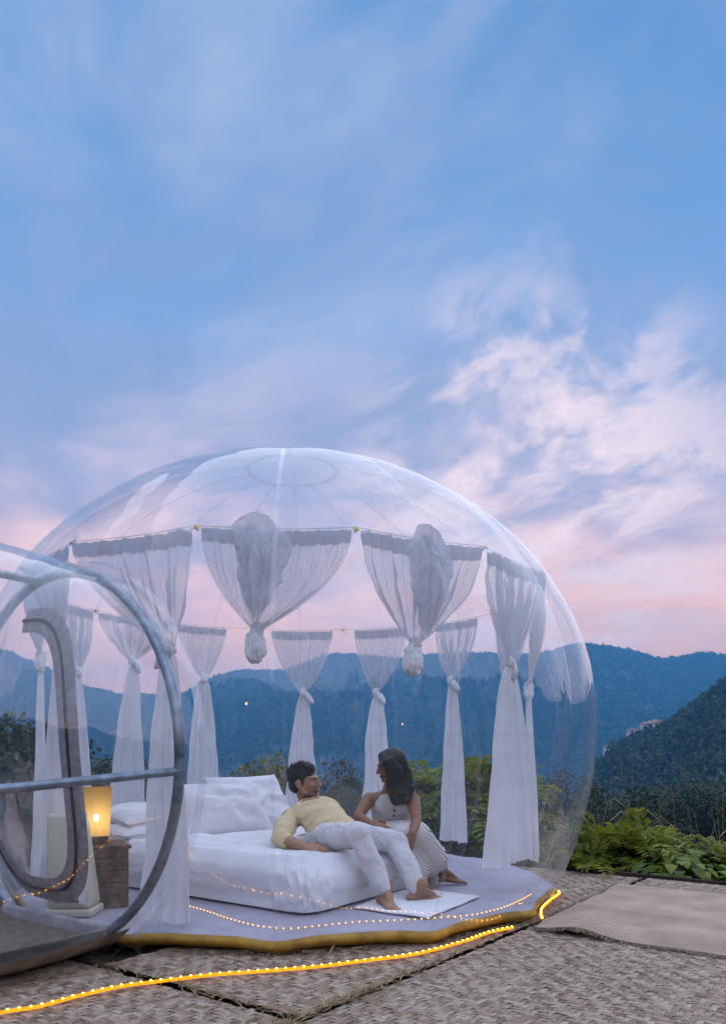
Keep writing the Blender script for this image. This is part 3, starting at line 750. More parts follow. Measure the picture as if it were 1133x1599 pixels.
# zipped doorway on the wall of the bubble
def door_pt(b, z, off): return LW(-(math.sqrt(max(0.01, prof(z) ** 2 - b * b)) + off), b, z)
def door_path(w, z0, z1, k=60):
    """a tall rounded outline, opened at the top"""
    out = []
    rr = w
    for i in range(k + 1):
        s = i / k
        a = math.pi / 2 - s * 2 * math.pi * 0.93
        ca, sa = math.cos(a), math.sin(a)
        b = w * math.copysign(abs(ca) ** 0.62, ca); z = (z0 + z1) / 2 + (z1 - z0) / 2 * math.copysign(abs(sa) ** 0.78, sa)
        out.append((b, z))
    return out
def band(name, w0, w1, m, off):
    P0 = door_path(0.42 + w0, 0.25 - w0, 1.60 + w0); P1 = door_path(0.42 + w1, 0.25 - w1, 1.60 + w1)
    V = []; Fc = []
    for (b0, z0), (b1, z1) in zip(P0, P1):
        V += [door_pt(b0, z0, off), door_pt(b0 * 0.5 + b1 * 0.5, z0 * 0.5 + z1 * 0.5, off + 0.008), door_pt(b1, z1, off)]
    for i in range(len(P0) - 1): a = i * 3; Fc += [(a, a + 1, a + 4, a + 3), (a + 1, a + 2, a + 5, a + 4)]
    return link(name, pymesh(name, V, Fc), m)
zb = put(band('zip_band', -0.075, 0.045, 'zip_band', 0.010), tent)
zt = band('zip_teeth', -0.022, -0.006, 'zip_teeth', 0.020); zt.parent = zb

# ================================================================== CURTAINS (one per bay between two hooks)
def fbm(x, y, z, o=3): return mnoise.fractal((x, y, z), 0.9, 2.0, o)
def curtain(j, s0, s1, sk, zk, label, style='tail', zt=0.16, wt=0.30, sag=1.9, lobe=0, inward=0.05, pleats=11, tk=0.0, seed=0):
    """bay j: cloth hung from fraction s0 to s1 of the wire, gathered at fraction sk and height zk"""
    A, B = hook_pt(j), hook_pt(j + 1); ch = B - A; Lb = ch.length; d = ch.normalized(); nin = UZ.cross(d)
    mid = (A + B) / 2
    if nin.dot(CT - mid) < 0: nin = -nin
    g = random.Random(900 + j * 7 + seed); phs = [g.uniform(0, 6.28) for _ in range(4)]
    K = A + d * (sk * Lb) + nin * inward; K.z = zk
    t = empty('curtain', (K.x, K.y, 0.09), label, 'curtain', 'white sheer curtains hung round the inside of the tent')
    ztop = ZH - 0.015; w_top = (s1 - s0) * Lb
    def drape(u, v):
        top = A + d * ((s0 + (s1 - s0) * u) * Lb); top.z = ztop - 0.010 * math.sin(math.pi * (s0 + (s1 - s0) * u))
        gth = 1 - (1 - v) ** 0.9 if style == 'slim' else v
        f = gth ** sag
        x = (1 - f); low = K + d * ((u - 0.5) * 0.055)
        p = top.lerp(low, f); p.z = top.z + (low.z - top.z) * v
        am = 0.010 + 0.026 * math.sin(math.pi * min(1, v * 0.95 + 0.05)) * (0.5 + 0.5 * w_top / 0.7)
        wv = math.sin(2 * math.pi * pleats * (u + 0.02 * fbm(u * 3, v, j)) + phs[0]) * 0.65 + 0.5 * math.sin(2 * math.pi * (pleats * 0.43) * u + phs[1] + v) + 0.35 * fbm(u * 14, v * 2.5, j * 3.1)
        p = p + nin * (wv * am * (1 - 0.6 * v ** 4) + 0.012 * fbm(u * 5, v * 5, j + 9.0))
        p.z += 0.006 * math.sin(2 * math.pi * pleats * u + phs[2]) * v - 0.03 * math.sin(math.pi * v) * math.sin(math.pi * u) * (1 if style == 'swag' else 0.2)
        return p
    put(link('drape', grid('drape', drape, 96, 34), 'sheer'), t)
    put(link('header', grid('header', lambda u, v: drape(u, v * 0.13 if zk > 1.4 else v * 0.11) - nin * 0.004 + UZ * 0.004 * (1 - v), 96, 4), 'sheer_band'), t)
    def lump(name, c, rad, ax, amp, fr, m):
        me = pymesh(name, *ellips((0, 0, 0), ax, rad, 72, 48))
        for v in me.vertices:
            q = Vector(v.co); n = q.normalized()
            f = fbm(n.x * fr + j, n.y * fr, n.z * fr * 0.45 + seed, 3); rdg = 1 - abs(fbm(n.x * fr * 1.7 + 4, n.y * fr * 1.7 + j, n.z * fr * 0.6, 3)) * 2
            v.co = q * (1 + amp * f) + n * (amp * 0.42 * rdg * min(rad)) + n * (0.0035 * math.sin(14 * math.atan2(n.dot(nin), n.dot(d)) + 3 * f))
            v.co = Vector(v.co) + c
        return put(link(name, me, m), t)
    ax = (d, nin, UZ)
    lump('knot', K - UZ * 0.005, (0.027, 0.027, 0.033), ax, 0.34, 2.2, 'sheer_bundle')
    if style == 'swag':
        def pouch(name, fx, z_top, z_bot, wmax, out, ph):
            def pp(u, v):
                w = float(np.interp(v, [0, 0.10, 0.30, 0.62, 0.85, 1.0], [0.62, 0.90, 1.0, 0.80, 0.44, 0.20])) * wmax
                cx = fx + (sk - fx) * v ** 1.6; x = (u - 0.5) * w * (1 + 0.35 * fbm(v * 3.2, 3.0 * (u > 0.5), ph * 2) * abs(2 * u - 1))
                bul = math.sin(math.pi * u) ** 0.6 * math.sin(math.pi * min(1.0, 0.10 + v * 0.88)) ** 0.8
                fo = (math.sin(2 * math.pi * 3.4 * u + ph + 2.6 * fbm(u * 1.2, v * 1.3, ph)) * 0.55 + 0.8 * (0.45 - abs(fbm(u * 2.2 + ph, v * 1.6, 5.0)))) * min(1.0, 0.15 + v * 3.5)
                dp = 0.022 + out * bul + 0.046 * fo * (0.25 + 0.75 * bul)
                return A + d * (cx * Lb + x + 0.012 * fbm(u * 3, v * 4, ph + 2)) - nin * dp + UZ * (z_top - ZH + (z_bot - z_top) * v + 0.022 * fo * math.sin(math.pi * u) + 0.045 * math.sin(math.pi * u) ** 0.6 * (1 - v) ** 3 - 0.07 * (u - 0.4) * (1 - v))
            put(link(name, grid(name, pp, 64, 56), 'sheer_pouch'), t)
        off = 0.06 * (j == 0)
        pouch('bundle', 0.42 + 2 * off, ZH + 0.01, zk + 0.06, 0.27, 0.050, 1.0 + j)
        pouch('bundle_fold', 0.36 + 2.6 * off, ZH - 0.05, zk + 0.02, 0.17, 0.085, 4.0 + j)
        lump('tail_ball', K - UZ * 0.085 - d * 0.01, (0.050, 0.046, 0.078), ax, 0.22, 1.8, 'sheer_bundle')
    else:
        if lobe: lump('loop', K + d * (0.042 * lobe) - UZ * 0.050, (0.028, 0.026, 0.058), (d.lerp(UZ, 0.35 * lobe).normalized(), nin, UZ.lerp(d, -0.4 * lobe).normalized()), 0.25, 1.8, 'sheer_bundle')
        zb_ = K.z - 0.03; tpow = g.uniform(0.42, 0.7); nf = g.uniform(3.2, 5.2); lean_ = g.uniform(-0.035, 0.035)
        def tail(u, v):
            w = 0.060 + (wt - 0.060) * v ** tpow
            a = 0.014 + 0.034 * v ** 0.5
            x = (u - 0.5) * w
            wv = math.sin(2 * math.pi * nf * u + phs[1] + 0.5 * math.sin(3 * v + phs[0])) * 0.7 + 0.6 * math.sin(2 * math.pi * 1.7 * u + phs[2] + 0.8 * v) + 0.5 * fbm(u * 7, v * 1.6, j * 1.7)
            z = zb_ + (zt - zb_) * v
            if v > 0.97: z += 0.02 * fbm(u * 6, 0, j * 5.0) + tk * (u - 0.5)
            return Vector((K.x, K.y, z)) + d * (x + lean_ * v + 0.022 * fbm(0.3, v * 2.2, j * 2.3) + 0.02 * v * fbm(u * 2.5, v * 3, j * 4.4)) + nin * (wv * a * 0.55 - inward * 0.3 * v)
        put(link('tail', grid('tail', tail, 56, 40), 'sheer_tail'), t)
    return t
curtain(-1, 0.03, 0.97, 0.37, 1.545, 'front curtain tied up in a bundled swag, straight above the bed', 'swag', sag=2.1, pleats=13, inward=0.08)
curtain(0, 0.03, 0.97, 0.50, 1.50, 'front curtain tied up in a bundled swag above the seated woman', 'swag', sag=1.9, pleats=12, inward=0.08, seed=3)
curtain(1, 0.03, 0.97, 0.66, 1.47, 'long knotted curtain with wide tail, closest to the tent wall facing the burlap cloth', 'tail', 0.30, 0.62, 1.7, 1, 0.10)
curtain(2, 0.05, 0.80, 0.35, 1.36, 'knotted curtain hanging edge on just behind the wide tailed one', 'tail', 0.28, 0.50, 1.6, -1, 0.08)
curtain(3, 0.20, 0.92, 0.55, 1.44, 'back curtain half hidden behind the wide tailed curtain by the bushes', 'tail', 0.25, 0.50, 1.7, 0, 0.06)
curtain(4, 0.20, 0.80, 0.52, 1.52, 'slim back curtain beside the woman, knotted, hanging clear of the floor', 'slim', 0.20, 0.30, 1.5, -1)
curtain(5, 0.20, 0.86, 0.55, 1.45, 'slim back curtain hanging straight behind the woman', 'slim', 0.16, 0.34, 1.5, -1)
curtain(6, 0.12, 0.84, 0.46, 1.46, 'slim back curtain hanging straight behind the head of the man', 'slim', 0.14, 0.36, 1.6, -1)
curtain(7, 0.38, 0.97, 0.66, 1.56, 'slim back curtain hanging behind the stacked white pillows', 'slim', 0.16, 0.34, 1.4, 0)
curtain(8, 0.05, 0.95, 0.60, 1.66, 'back curtain seen through the steel hoop near the lit lamp', 'tail', 0.14, 0.40, 1.7, -1)
curtain(9, 0.05, 0.95, 0.45, 1.52, 'curtain seen through the hoop directly behind the zipped doorway edge', 'tail', 0.14, 0.55, 1.7, 0)
curtain(10, 0.05, 0.90, 0.40, 1.55, 'curtain at the far end of the tunnel side, inside the zip outline', 'tail', 0.14, 0.60, 1.7, 1)
curtain(11, 0.05, 0.95, 0.60, 1.52, 'outermost curtain beside the doorway, cut by the picture edge', 'tail', 0.16, 0.60, 1.7, 0)
curtain(12, 0.02, 0.98, 0.66, 1.47, 'broad front curtain gathered to a knot behind the steel hoop top', 'tail', 0.10, 0.29, 1.6, -1, 0.14)

# ================================================================== BED, PILLOWS, FLOOR MAT
BC = Vector((-0.290, 4.17, 0)); BE = Vector((0.58, 0.81, 0)).normalized(); BS = Vector((-BE.y, BE.x, 0))      # foot-end corner, along the foot, towards the head
BWID, BLEN, BTOP = 1.50, 1.92, 0.355
bed = empty('bed', BC + BE * (BWID / 2) + BS * (BLEN / 2) + UZ * 0.08, 'low double bed with a loose white cover, the couple sitting on its foot', 'bed')
mv, mf = boxp(BC + BE * (BWID / 2) + BS * (BLEN / 2) + UZ * 0.135, (BE, BS, UZ), (BWID / 2 - 0.05, BLEN / 2 - 0.04, 0.05))
put(link('base', bevelled('base', mv, mf, 0.02), 'floor_sheet'), bed)
PRESS = [(Vector((-0.19, 4.85, 0)), 0.20, 0.05), (Vector((0.17, 5.40, 0)), 0.19, 0.05), (Vector((-0.42, 4.74, 0)), 0.10, 0.02), (Vector((-0.05, 4.62, 0)), 0.14, 0.03)]
def cover_pt(u, v):
    # closed loop of superelliptic rings: u round the plan outline, v from the top centre over the edge to the floor
    a = 2 * math.pi * u; ca, sa = math.cos(a), math.sin(a); n = 0.11
    ox = math.copysign(abs(ca) ** n, ca); oy = math.copysign(abs(sa) ** n, sa)
    if v < 0.62:
        s = v / 0.62; k = s; drop = 0.0
    else:
        s = (v - 0.62) / 0.38; k = 1.0; drop = s
    rx, ry = BWID / 2, BLEN / 2
    edge = 0.06
    if drop == 0: kk = k * (1 - edge / 0.75)
    else: kk = 1 - edge / 0.75 + edge / 0.75 * math.sin(min(1, drop * 2.2) * math.pi / 2) + 0.012 * math.sin(math.pi * drop)
    x, y = ox * rx * kk, oy * ry * kk
    p = BC + BE * (BWID / 2 + x) + BS * (BLEN / 2 + y)
    z = BTOP + 0.02 * (1 - kk ** 4) + 0.016 * fbm(p.x * 2.2, p.y * 2.2, 1.0) + 0.017 * (1 - abs(fbm(p.x * 5 + p.y * 2, p.y * 4, 7.0)) * 2.2)
    if drop > 0:
        zz = BTOP - (BTOP - 0.098) * (drop ** 1.1) if drop < 1 else 0.098
        fold = 0.024 * (1 - abs(fbm((x - y) * 7, drop * 1.2, 3.0)) * 2.4) * math.sin(math.pi * min(1, drop * 1.0) * 0.9)
        out = (BE * ox * (abs(ox) > 0.9) + BS * oy * (abs(oy) > 0.9)); z = zz + 0.008 * fbm(x * 4, y * 4, 2) * (1 - drop)
        p = p + out * fold
    for c, rr, dp in PRESS:
        q = ((p.x - c.x) ** 2 + (p.y - c.y) ** 2) / rr ** 2
        z -= dp * math.exp(-q) * (1 - drop)
    p.z = z; return p
put(link('cover', grid('cover', cover_pt, 240, 64, True), 'linen'), bed)

def pillow(c, ux, uy, un, w, h, th, label, seed):
    """ux, uy: plane of the pillow, un: its thickness"""
    V = []; Fc = []; N = 44
    for side in (1, -1):
        for j in range(N + 1):
            for i in range(N + 1):
                x = 2 * i / N - 1; y = 2 * j / N - 1
                e = max(0.0, (1 - abs(x) ** 2.6) * (1 - abs(y) ** 2.6)) ** 0.56
                pin = 1 - 0.10 * (1 - x * x) * abs(y) ** 2 - 0.0; pin2 = 1 - 0.10 * (1 - y * y) * abs(x) ** 2
                wr = 0.26 * (1 - abs(fbm(x * 1.3 + seed, y * 1.6, side * 2.0, 2)) * 2.2) * e
                V.append(c + ux * (x * w / 2 * pin2) + uy * (y * h / 2 * pin) + un * (side * th / 2 * (e * (1 + wr) + 0.02)))
    M = (N + 1) ** 2
    for s in (0, 1):
        for j in range(N):
            for i in range(N):
                a = s * M + j * (N + 1) + i; q = (a, a + 1, a + N + 2, a + N + 1); Fc.append(q if s == 0 else tuple(reversed(q)))
    o = link('pillow', pymesh('pillow', V, Fc), 'pillow_linen'); o.location = (0, 0, 0)
    return prop(o, label, 'pillow', 'white pillows at the head of the bed')
lean = (UZ * 0.86 + BS * 0.5).normalized(); ln = lean.cross(BE).normalized()
def bedp(e, s, z): return BC + BE * e + BS * s + UZ * z
pillow(bedp(1.13, 1.46, 0.54), BE, lean, BE.cross(lean), 0.76, 0.50, 0.24, 'large white pillow leaning at the bed head, the one closest to the man', 1.0)
lean2 = (UZ * 0.78 + BS * 0.62).normalized()
pillow(bedp(0.76, 1.42, 0.52), (BE * 0.96 - BS * 0.28).normalized(), lean2, BE.cross(lean2), 0.70, 0.48, 0.23, 'white pillow leaning in front of the largest one, beside the hoop', 5.0)
pillow(bedp(0.33, 1.72, 0.40), BE, BS, UZ, 0.60, 0.40, 0.15, 'lower white pillow lying flat beside the wooden box', 9.0)
pillow(bedp(0.36, 1.75, 0.50), BE, (BS + UZ * 0.15).normalized(), (UZ - BS * 0.15).normalized(), 0.56, 0.38, 0.14, 'warmly lit pillow lying on top of another beside the wooden box', 13.0)

mcn = [G(552, 1418, .09), G(668, 1435, .09), G(748, 1401, .09), G(640, 1387, .09)]
def mat_pt(u, v):
    p = mcn[0].lerp(mcn[1], u).lerp(mcn[3].lerp(mcn[2], u), v); e = 0.006 * fbm(u * 5, v * 5, 2)
    p.z = 0.0935 + 0.004 * fbm(u * 3, v * 4, 6) + 0.003; return p + Vector((e, e, 0))
fm = link('floor_mat', grid('floor_mat', mat_pt, 40, 30), 'mat_cotton'); prop(fm, 'small white cotton mat under the bare feet beside the bed', 'mat')
so = fm.modifiers.new('thick', 'SOLIDIFY'); so.thickness = 0.007; so.offset = -1

# ================================================================== BOX, LAMP, AIR COOLER beside the bed
bxc = G(150, 1412, 0.085); bxd = (E1 * 0.90 + E2 * 0.44).normalized(); bxs = bxd.cross(UZ)
cr = empty('wooden_box', (bxc.x, bxc.y, 0.085), 'brown wooden box used as a bedside table under the lit lamp', 'box')
cpos = bxc + UZ * 0.165
put(link('body', bevelled('body', *boxp(cpos, (bxs, bxd, UZ), (0.15, 0.15, 0.158)), 0.006), 'crate_wood', smooth=False), cr)
for z in (0.03, 0.10, 0.17, 0.24, 0.31):
    put(link('board', bevelled('board', *boxp(bxc + UZ * z - bxd * 0.154, (bxs, bxd, UZ), (0.152, 0.006, 0.031)), 0.003, 1), 'crate_wood', smooth=False), cr)
    put(link('board', bevelled('board', *boxp(bxc + UZ * z + bxs * 0.154, (bxd, bxs, UZ), (0.150, 0.006, 0.031)), 0.003, 1), 'crate_wood', smooth=False), cr)
put(link('lid', bevelled('lid', *boxp(bxc + UZ * 0.332, (bxs, bxd, UZ), (0.165, 0.165, 0.010)), 0.004, 1), 'crate_wood', smooth=False), cr)
hx = bxc + bxs * 0.162 + UZ * 0.20
hv_, hf_ = joinp([boxp(hx + UZ * 0.03 - bxd * 0.09, (bxd, bxs, UZ), (0.020, 0.002, 0.032)), boxp(hx - UZ * 0.03 - bxd * 0.075, (bxd, bxs, UZ), (0.014, 0.002, 0.022))])
put(link('painted_mark', pymesh('painted_mark', hv_, hf_), 'white_print', smooth=False), cr)
lp = bxc + UZ * 0.343 - bxs * 0.0
V3c = Vector((0, 0, CAM_Z)); lm = empty('table_lamp', lp, 'glowing amber paper lamp standing on the wooden box', 'lamp')
sq = [(-1, -1), (1, -1), (1, 1), (-1, 1)]
def shade_pt(u, v):
    w = 0.062 + 0.014 * v; k = int(u * 4) % 4; f = u * 4 - int(u * 4); a = sq[k]; b = sq[(k + 1) % 4]
    x, y = (a[0] + (b[0] - a[0]) * f) * w, (a[1] + (b[1] - a[1]) * f) * w
    return lp + bxs * x + bxd * y + UZ * (0.045 + 0.27 * v)
put(link('lamp_shade', grid('lamp_shade', shade_pt, 16, 8, True), 'lamp_shade_glow', smooth=False), lm)
T = NT(MATS['lamp_shade_glow'].node_tree); em = [n for n in T.n if n.type == 'EMISSION'][0]        # paper lit from the bulb inside: brightest beside it
dv = T.add('ShaderNodeVectorMath', operation='DISTANCE', ins={0: T.add('ShaderNodeTexCoord').outputs['Object'], 1: lp + UZ * 0.14}).outputs[1]
rib = T.math('ADD', 0.85, T.math('MULTIPLY', T.noise(T.add('ShaderNodeTexCoord').outputs['Object'], 55, 2), 0.3))
T.put(em, 1, T.math('MULTIPLY', rib, T.math('DIVIDE', 0.0115, T.math('ADD', T.math('MULTIPLY', dv, dv), 0.004))))
put(link('lamp_base', bevelled('lamp_base', *boxp(lp + UZ * 0.022, (bxs, bxd, UZ), (0.058, 0.058, 0.020)), 0.006), 'crate_wood', smooth=False), lm)
put(link('bulb', pymesh('bulb', *ellips(lp + UZ * 0.14 + (V3c - lp).normalized() * 0.095, X3, (0.013, 0.013, 0.020))), 'lamp_bulb_glow'), lm)
acx = G(116, 1427, 0.085); acd = (E1 * 0.80 - E2 * 0.60).normalized(); acs = acd.cross(UZ)
ac = empty('air_cooler', (acx.x, acx.y, 0.085), 'cream plastic air cooler standing behind the zipped doorway', 'air cooler')
av, af = boxp(acx + UZ * 0.29, (acs, acd, UZ), (0.115, 0.10, 0.25))
av = [v + (-acs * 0.07 if (v - acx).dot(acs) > 0 and v.z > 0.3 else Vector()) for v in av]
put(link('casing', bevelled('casing', av, af, 0.025, 3), 'cream_plastic'), ac)
put(link('base', bevelled('base', *boxp(acx + UZ * 0.02, (acs, acd, UZ), (0.124, 0.108, 0.02)), 0.01), 'cream_plastic'), ac)
for r_ in range(3):
    for k in range(7):
        put(link('vent_slot', pymesh('vent_slot', *boxp(acx + acs * (-0.058 + 0.018 * k + 0.009 * (r_ % 2)) - acd * 0.101 + UZ * (0.085 + 0.02 * r_), (acs, acd, UZ), (0.0065, 0.003, 0.004))), 'dark_slot', smooth=False), ac)

# ================================================================== ROPE LIGHTS
def rope(name, P, r, step, rb, tube_m, bulb_m, label, cat='rope light'):
    path = catmull(P, 10); t = empty(name, path[0], label, cat)
    put(tube('tube', path, r, tube_m, n=8), t)
    bme = pymesh('led', *ellips((0, 0, 0), X3, (rb, rb, rb), 8, 6)); bme.materials.append(MATS[bulb_m])
    for p in along(path, step):
        o = bpy.data.objects.new('led', bme); COL.objects.link(o); put(o, t); o.location = p + UZ * 0.0036
    return t
ZR = 0.018
rp = [(-120, 1612), (0, 1583), (60, 1571), (120, 1557), (190, 1541), (255, 1531), (330, 1524), (420, 1516), (500, 1509), (575, 1501), (650, 1489), (720, 1472), (765, 1457), (800, 1448)]
rope('rope_light', [G(x, y, ZR) + UZ * 0.003 * math.sin(i * 2.3) for i, (x, y) in enumerate(rp)], 0.0075, 0.040, 0.0062, 'led_tube', 'led_bulb', 'glowing amber rope light curving along the deck in front of the tent')
rp2 = [(846, 1435), (844, 1427), (846, 1419), (856, 1409), (868, 1400), (873, 1395), (868, 1391), (862, 1390)]
rope('rope_light', [G(x, y, ZR) for x, y in rp2], 0.0075, 0.040, 0.0062, 'led_tube', 'led_bulb', 'short kinked end of amber rope light beside the burlap cloth corner')
rp3 = [(276, 1411), (320, 1423), (365, 1438), (405, 1448), (450, 1451), (500, 1447), (560, 1441), (620, 1438), (680, 1435), (735, 1430), (780, 1420), (808, 1409), (830, 1397)]  # added glowing dots in place of the rope light reflected in the film
surf('reflection_lead', (0.5, 0.42, 0.34), 0.4, 0.1); glowmat('reflection_glow', (1.0, 0.52, 0.13), 2.2)
rope('reflection_dots', [G(x, y, 0.094) + Vector((0.006 * math.sin(i * 3.1), 0.006 * math.cos(i * 2.3), 0)) for i, (x, y) in enumerate(rp3)], 0.0018, 0.036, 0.0042, 'reflection_lead', 'reflection_glow', 'added row of tiny warm dots standing in for the rope light reflected in the front wall', 'reflection dots')

# ================================================================== PEOPLE
from mathutils.bvhtree import BVHTree
def hand(w, d, nrm, thumb, s=1.0, curl=0.35, spread=0.10):
    d = Vector(d).normalized(); nrm = Vector(nrm); nrm = (nrm - d * nrm.dot(d)).normalized(); lat = d.cross(nrm) * thumb
    P = [chain([w, w + d * 0.04 * s, w + d * 0.085 * s], [(0.028 * s, 0.018 * s), (0.038 * s, 0.016 * s), (0.040 * s, 0.013 * s)], 14, lat)]
    for k, (o, L) in enumerate(((0.030, 0.072), (0.010, 0.082), (-0.011, 0.076), (-0.031, 0.060))):
        p = w + d * 0.083 * s + lat * o * s; q = d + lat * (o * spread * 30 * 0.1); q.normalize(); pts = [p]; ang = curl * (0.7 + 0.15 * k)
        for seg in (0.46, 0.31, 0.23):
            q = (q * math.cos(ang) - nrm * math.sin(ang)).normalized(); p = p + q * (L * seg * s); pts.append(p)
        P.append(chain(pts, [0.0095 * s, 0.0088 * s, 0.0080 * s, 0.0066 * s], 10))
    b = w + d * 0.022 * s + lat * 0.026 * s
    P.append(chain([b, b + (d * 0.6 + lat * 0.75 - nrm * 0.2).normalized() * 0.04 * s, b + (d * 0.85 + lat * 0.5 - nrm * 0.35).normalized() * 0.075 * s], [0.014 * s, 0.0115 * s, 0.0085 * s], 10))
    return P

def foot(ank, fwd, up, s=1.0, inner=1):
    """inner = +1 when the big toe lies to the side fwd x up"""
    f = Vector(fwd).normalized(); u = Vector(up); u = (u - f * u.dot(f)).normalized(); l = f.cross(u) * inner; a = Vector(ank)
    P = [chain([a + u * 0.06 * s, a - u * 0.02 * s, a - u * 0.045 * s - f * 0.02 * s], [0.034 * s, 0.036 * s, 0.032 * s], 12),
         chain([a - u * 0.052 * s - f * 0.045 * s, a - u * 0.045 * s + f * 0.03 * s, a - u * 0.055 * s + f * 0.085 * s, a - u * 0.064 * s + f * 0.135 * s],
               [(0.029 * s, 0.027 * s), (0.032 * s, 0.033 * s), (0.041 * s, 0.024 * s), (0.045 * s, 0.017 * s)], 14, l),
         chain([a + u * 0.01 * s + f * 0.01 * s, a - u * 0.028 * s + f * 0.075 * s, a - u * 0.055 * s + f * 0.12 * s], [0.031 * s, 0.025 * s, 0.016 * s], 12)]
    for o, L, r in ((0.031, 0.058, 0.0125), (0.012, 0.056, 0.0092), (-0.004, 0.050, 0.0088), (-0.019, 0.043, 0.0085), (-0.032, 0.034, 0.0085)):
        b = a - u * 0.066 * s + f * (0.128 - 0.012 * (o < 0) + 0.3 * (o - 0.03) * (o < 0)) * s + l * o * s
        P.append(chain([b, b + f * L * 0.55 * s + u * 0.004 * s, b + f * L * s - u * 0.004 * s], [r * s, r * s, r * 0.85 * s], 10))
    return P

def head(c, f, u, s, neck_base, rn, fem=False):
    f = Vector(f).normalized(); u = Vector(u); u = (u - f * u.dot(f)).normalized(); l = u.cross(f)
    p = lambda a, b, h: c + f * (a * s) + l * (b * s) + u * (h * s)
    e = lambda a, b, h, ra, rb, rh, n=16: ellips(p(a, b, h), (f, l, u), (ra * s, rb * s, rh * s), n, 12)
    jw = 0.9 if fem else 1.0
    P = [e(-0.012, 0, 0.030, 0.096, 0.074, 0.085), e(0.025, 0, -0.012, 0.064, 0.062 * jw, 0.088), e(0.070, 0, -0.094, 0.021, 0.024 * jw, 0.018),
         chain([p(0.086, 0, 0.014), p(0.100, 0, -0.010), p(0.111, 0, -0.028)], [0.008 * s, 0.010 * s, 0.0125 * s], 10),
         e(0.099, 0.013, -0.033, 0.011, 0.009, 0.008), e(0.099, -0.013, -0.033, 0.011, 0.009, 0.008),
         chain([p(0.066, -0.046, 0.022), p(0.087, -0.012, 0.019), p(0.087, 0.012, 0.019), p(0.066, 0.046, 0.022)], [0.010 * s, 0.0115 * s, 0.0115 * s, 0.010 * s], 10),
         e(0.090, 0, -0.056, 0.010, 0.021, 0.0065), e(0.088, 0, -0.068, 0.0105, 0.018, 0.0080),
         chain([c.lerp(neck_base, 0.28) - f * 0.02 * s, c.lerp(neck_base, 0.65) - f * 0.012 * s, neck_base], [rn * 0.98, rn, rn * 1.25], 16)]
    for k in (1, -1):
        P += [chain([p(-0.002, 0.054 * jw * k, -0.035), p(0.012, 0.052 * jw * k, -0.070), p(0.066, 0.016 * k, -0.096)], [0.018 * s, 0.017 * s, 0.015 * s], 10),
              e(0.058, 0.036 * k, -0.022, 0.026, 0.024, 0.024), e(0.072, 0.031 * k, 0.001, 0.012, 0.014, 0.010), e(-0.012, 0.074 * k, -0.010, 0.020, 0.009, 0.032), e(-0.004, 0.078 * k, -0.010, 0.006, 0.006, 0.024)]
    return P, (c, f, l, u, s)

def paint(me, hd, skin, lip, brow, stubble=None):
    c, f, l, u, s = hd; n = len(me.vertices); co = np.empty(n * 3, np.float32); me.vertices.foreach_get('co', co); q = (co.reshape(-1, 3) - np.array(c)) / s
    a, b, h = q @ np.array(f), q @ np.array(l), q @ np.array(u)
    col = np.tile(np.array(skin, np.float32), (n, 1))
    def blend(w, cc): col[:] = col * (1 - w[:, None]) + np.array(cc, np.float32) * w[:, None]
    g = lambda x, y, z, rx, ry, rz: np.clip(1.6 * np.exp(-((a - x) / rx) ** 2 - ((np.abs(b) - y) / ry) ** 2 - ((h - z) / rz) ** 2) - 0.3, 0, 1)
    blend(g(0.075, 0.045, -0.03, 0.04, 0.03, 0.025) * 0.25, (skin[0] * 1.25, skin[1] * 0.95, skin[2] * 0.9))
    if stubble: blend(np.clip(g(0.06, 0.02, -0.085, 0.06, 0.06, 0.028) + g(0.095, 0.008, -0.044, 0.03, 0.03, 0.008), 0, 1) * 0.72, stubble)
    blend(g(0.10, 0.0, -0.061, 0.02, 0.022, 0.0095) * 0.8, lip)
    blend(np.clip(g(0.085, 0.032, 0.021, 0.03, 0.019, 0.0055) * 1.2, 0, 1) * 0.9, brow)
    blend(g(0.088, 0.033, 0.002, 0.02, 0.014, 0.006) * 0.9, (0.30, 0.27, 0.26)); blend(g(0.088, 0.031, 0.003, 0.02, 0.006, 0.006), (0.012, 0.008, 0.006))
    blend(g(0.088, 0.033, 0.0075, 0.02, 0.016, 0.0028) * 0.95, (0.015, 0.010, 0.008)); blend(g(0.105, 0.008, -0.041, 0.012, 0.006, 0.003) * 0.7, (0.05, 0.02, 0.015))
    at = me.attributes.new('skin_tone', 'FLOAT_COLOR', 'POINT'); at.data.foreach_set('color', np.concatenate([col, np.ones((n, 1), np.float32)], 1).ravel())

def wrinkle(me, amp, fr, seed, axis=None, stretch=0.35, lo=0.0):
    me.update(); nv = [Vector(v.normal) for v in me.vertices]
    for v, n in zip(me.vertices, nv):
        p = Vector(v.co)
        if axis is not None: p = p - axis * (p.dot(axis) * (1 - stretch))
        f = mnoise.fractal(p * fr + Vector((seed, 0, 0)), 0.8, 2.0, 3); rd = 1 - abs(mnoise.noise(p * fr * 0.8 + Vector((0, seed, 3)))) * 2.6
        v.co = Vector(v.co) + n * (amp * (0.55 * f + 0.6 * rd) + lo)

def V3(*a): return Vector(a)
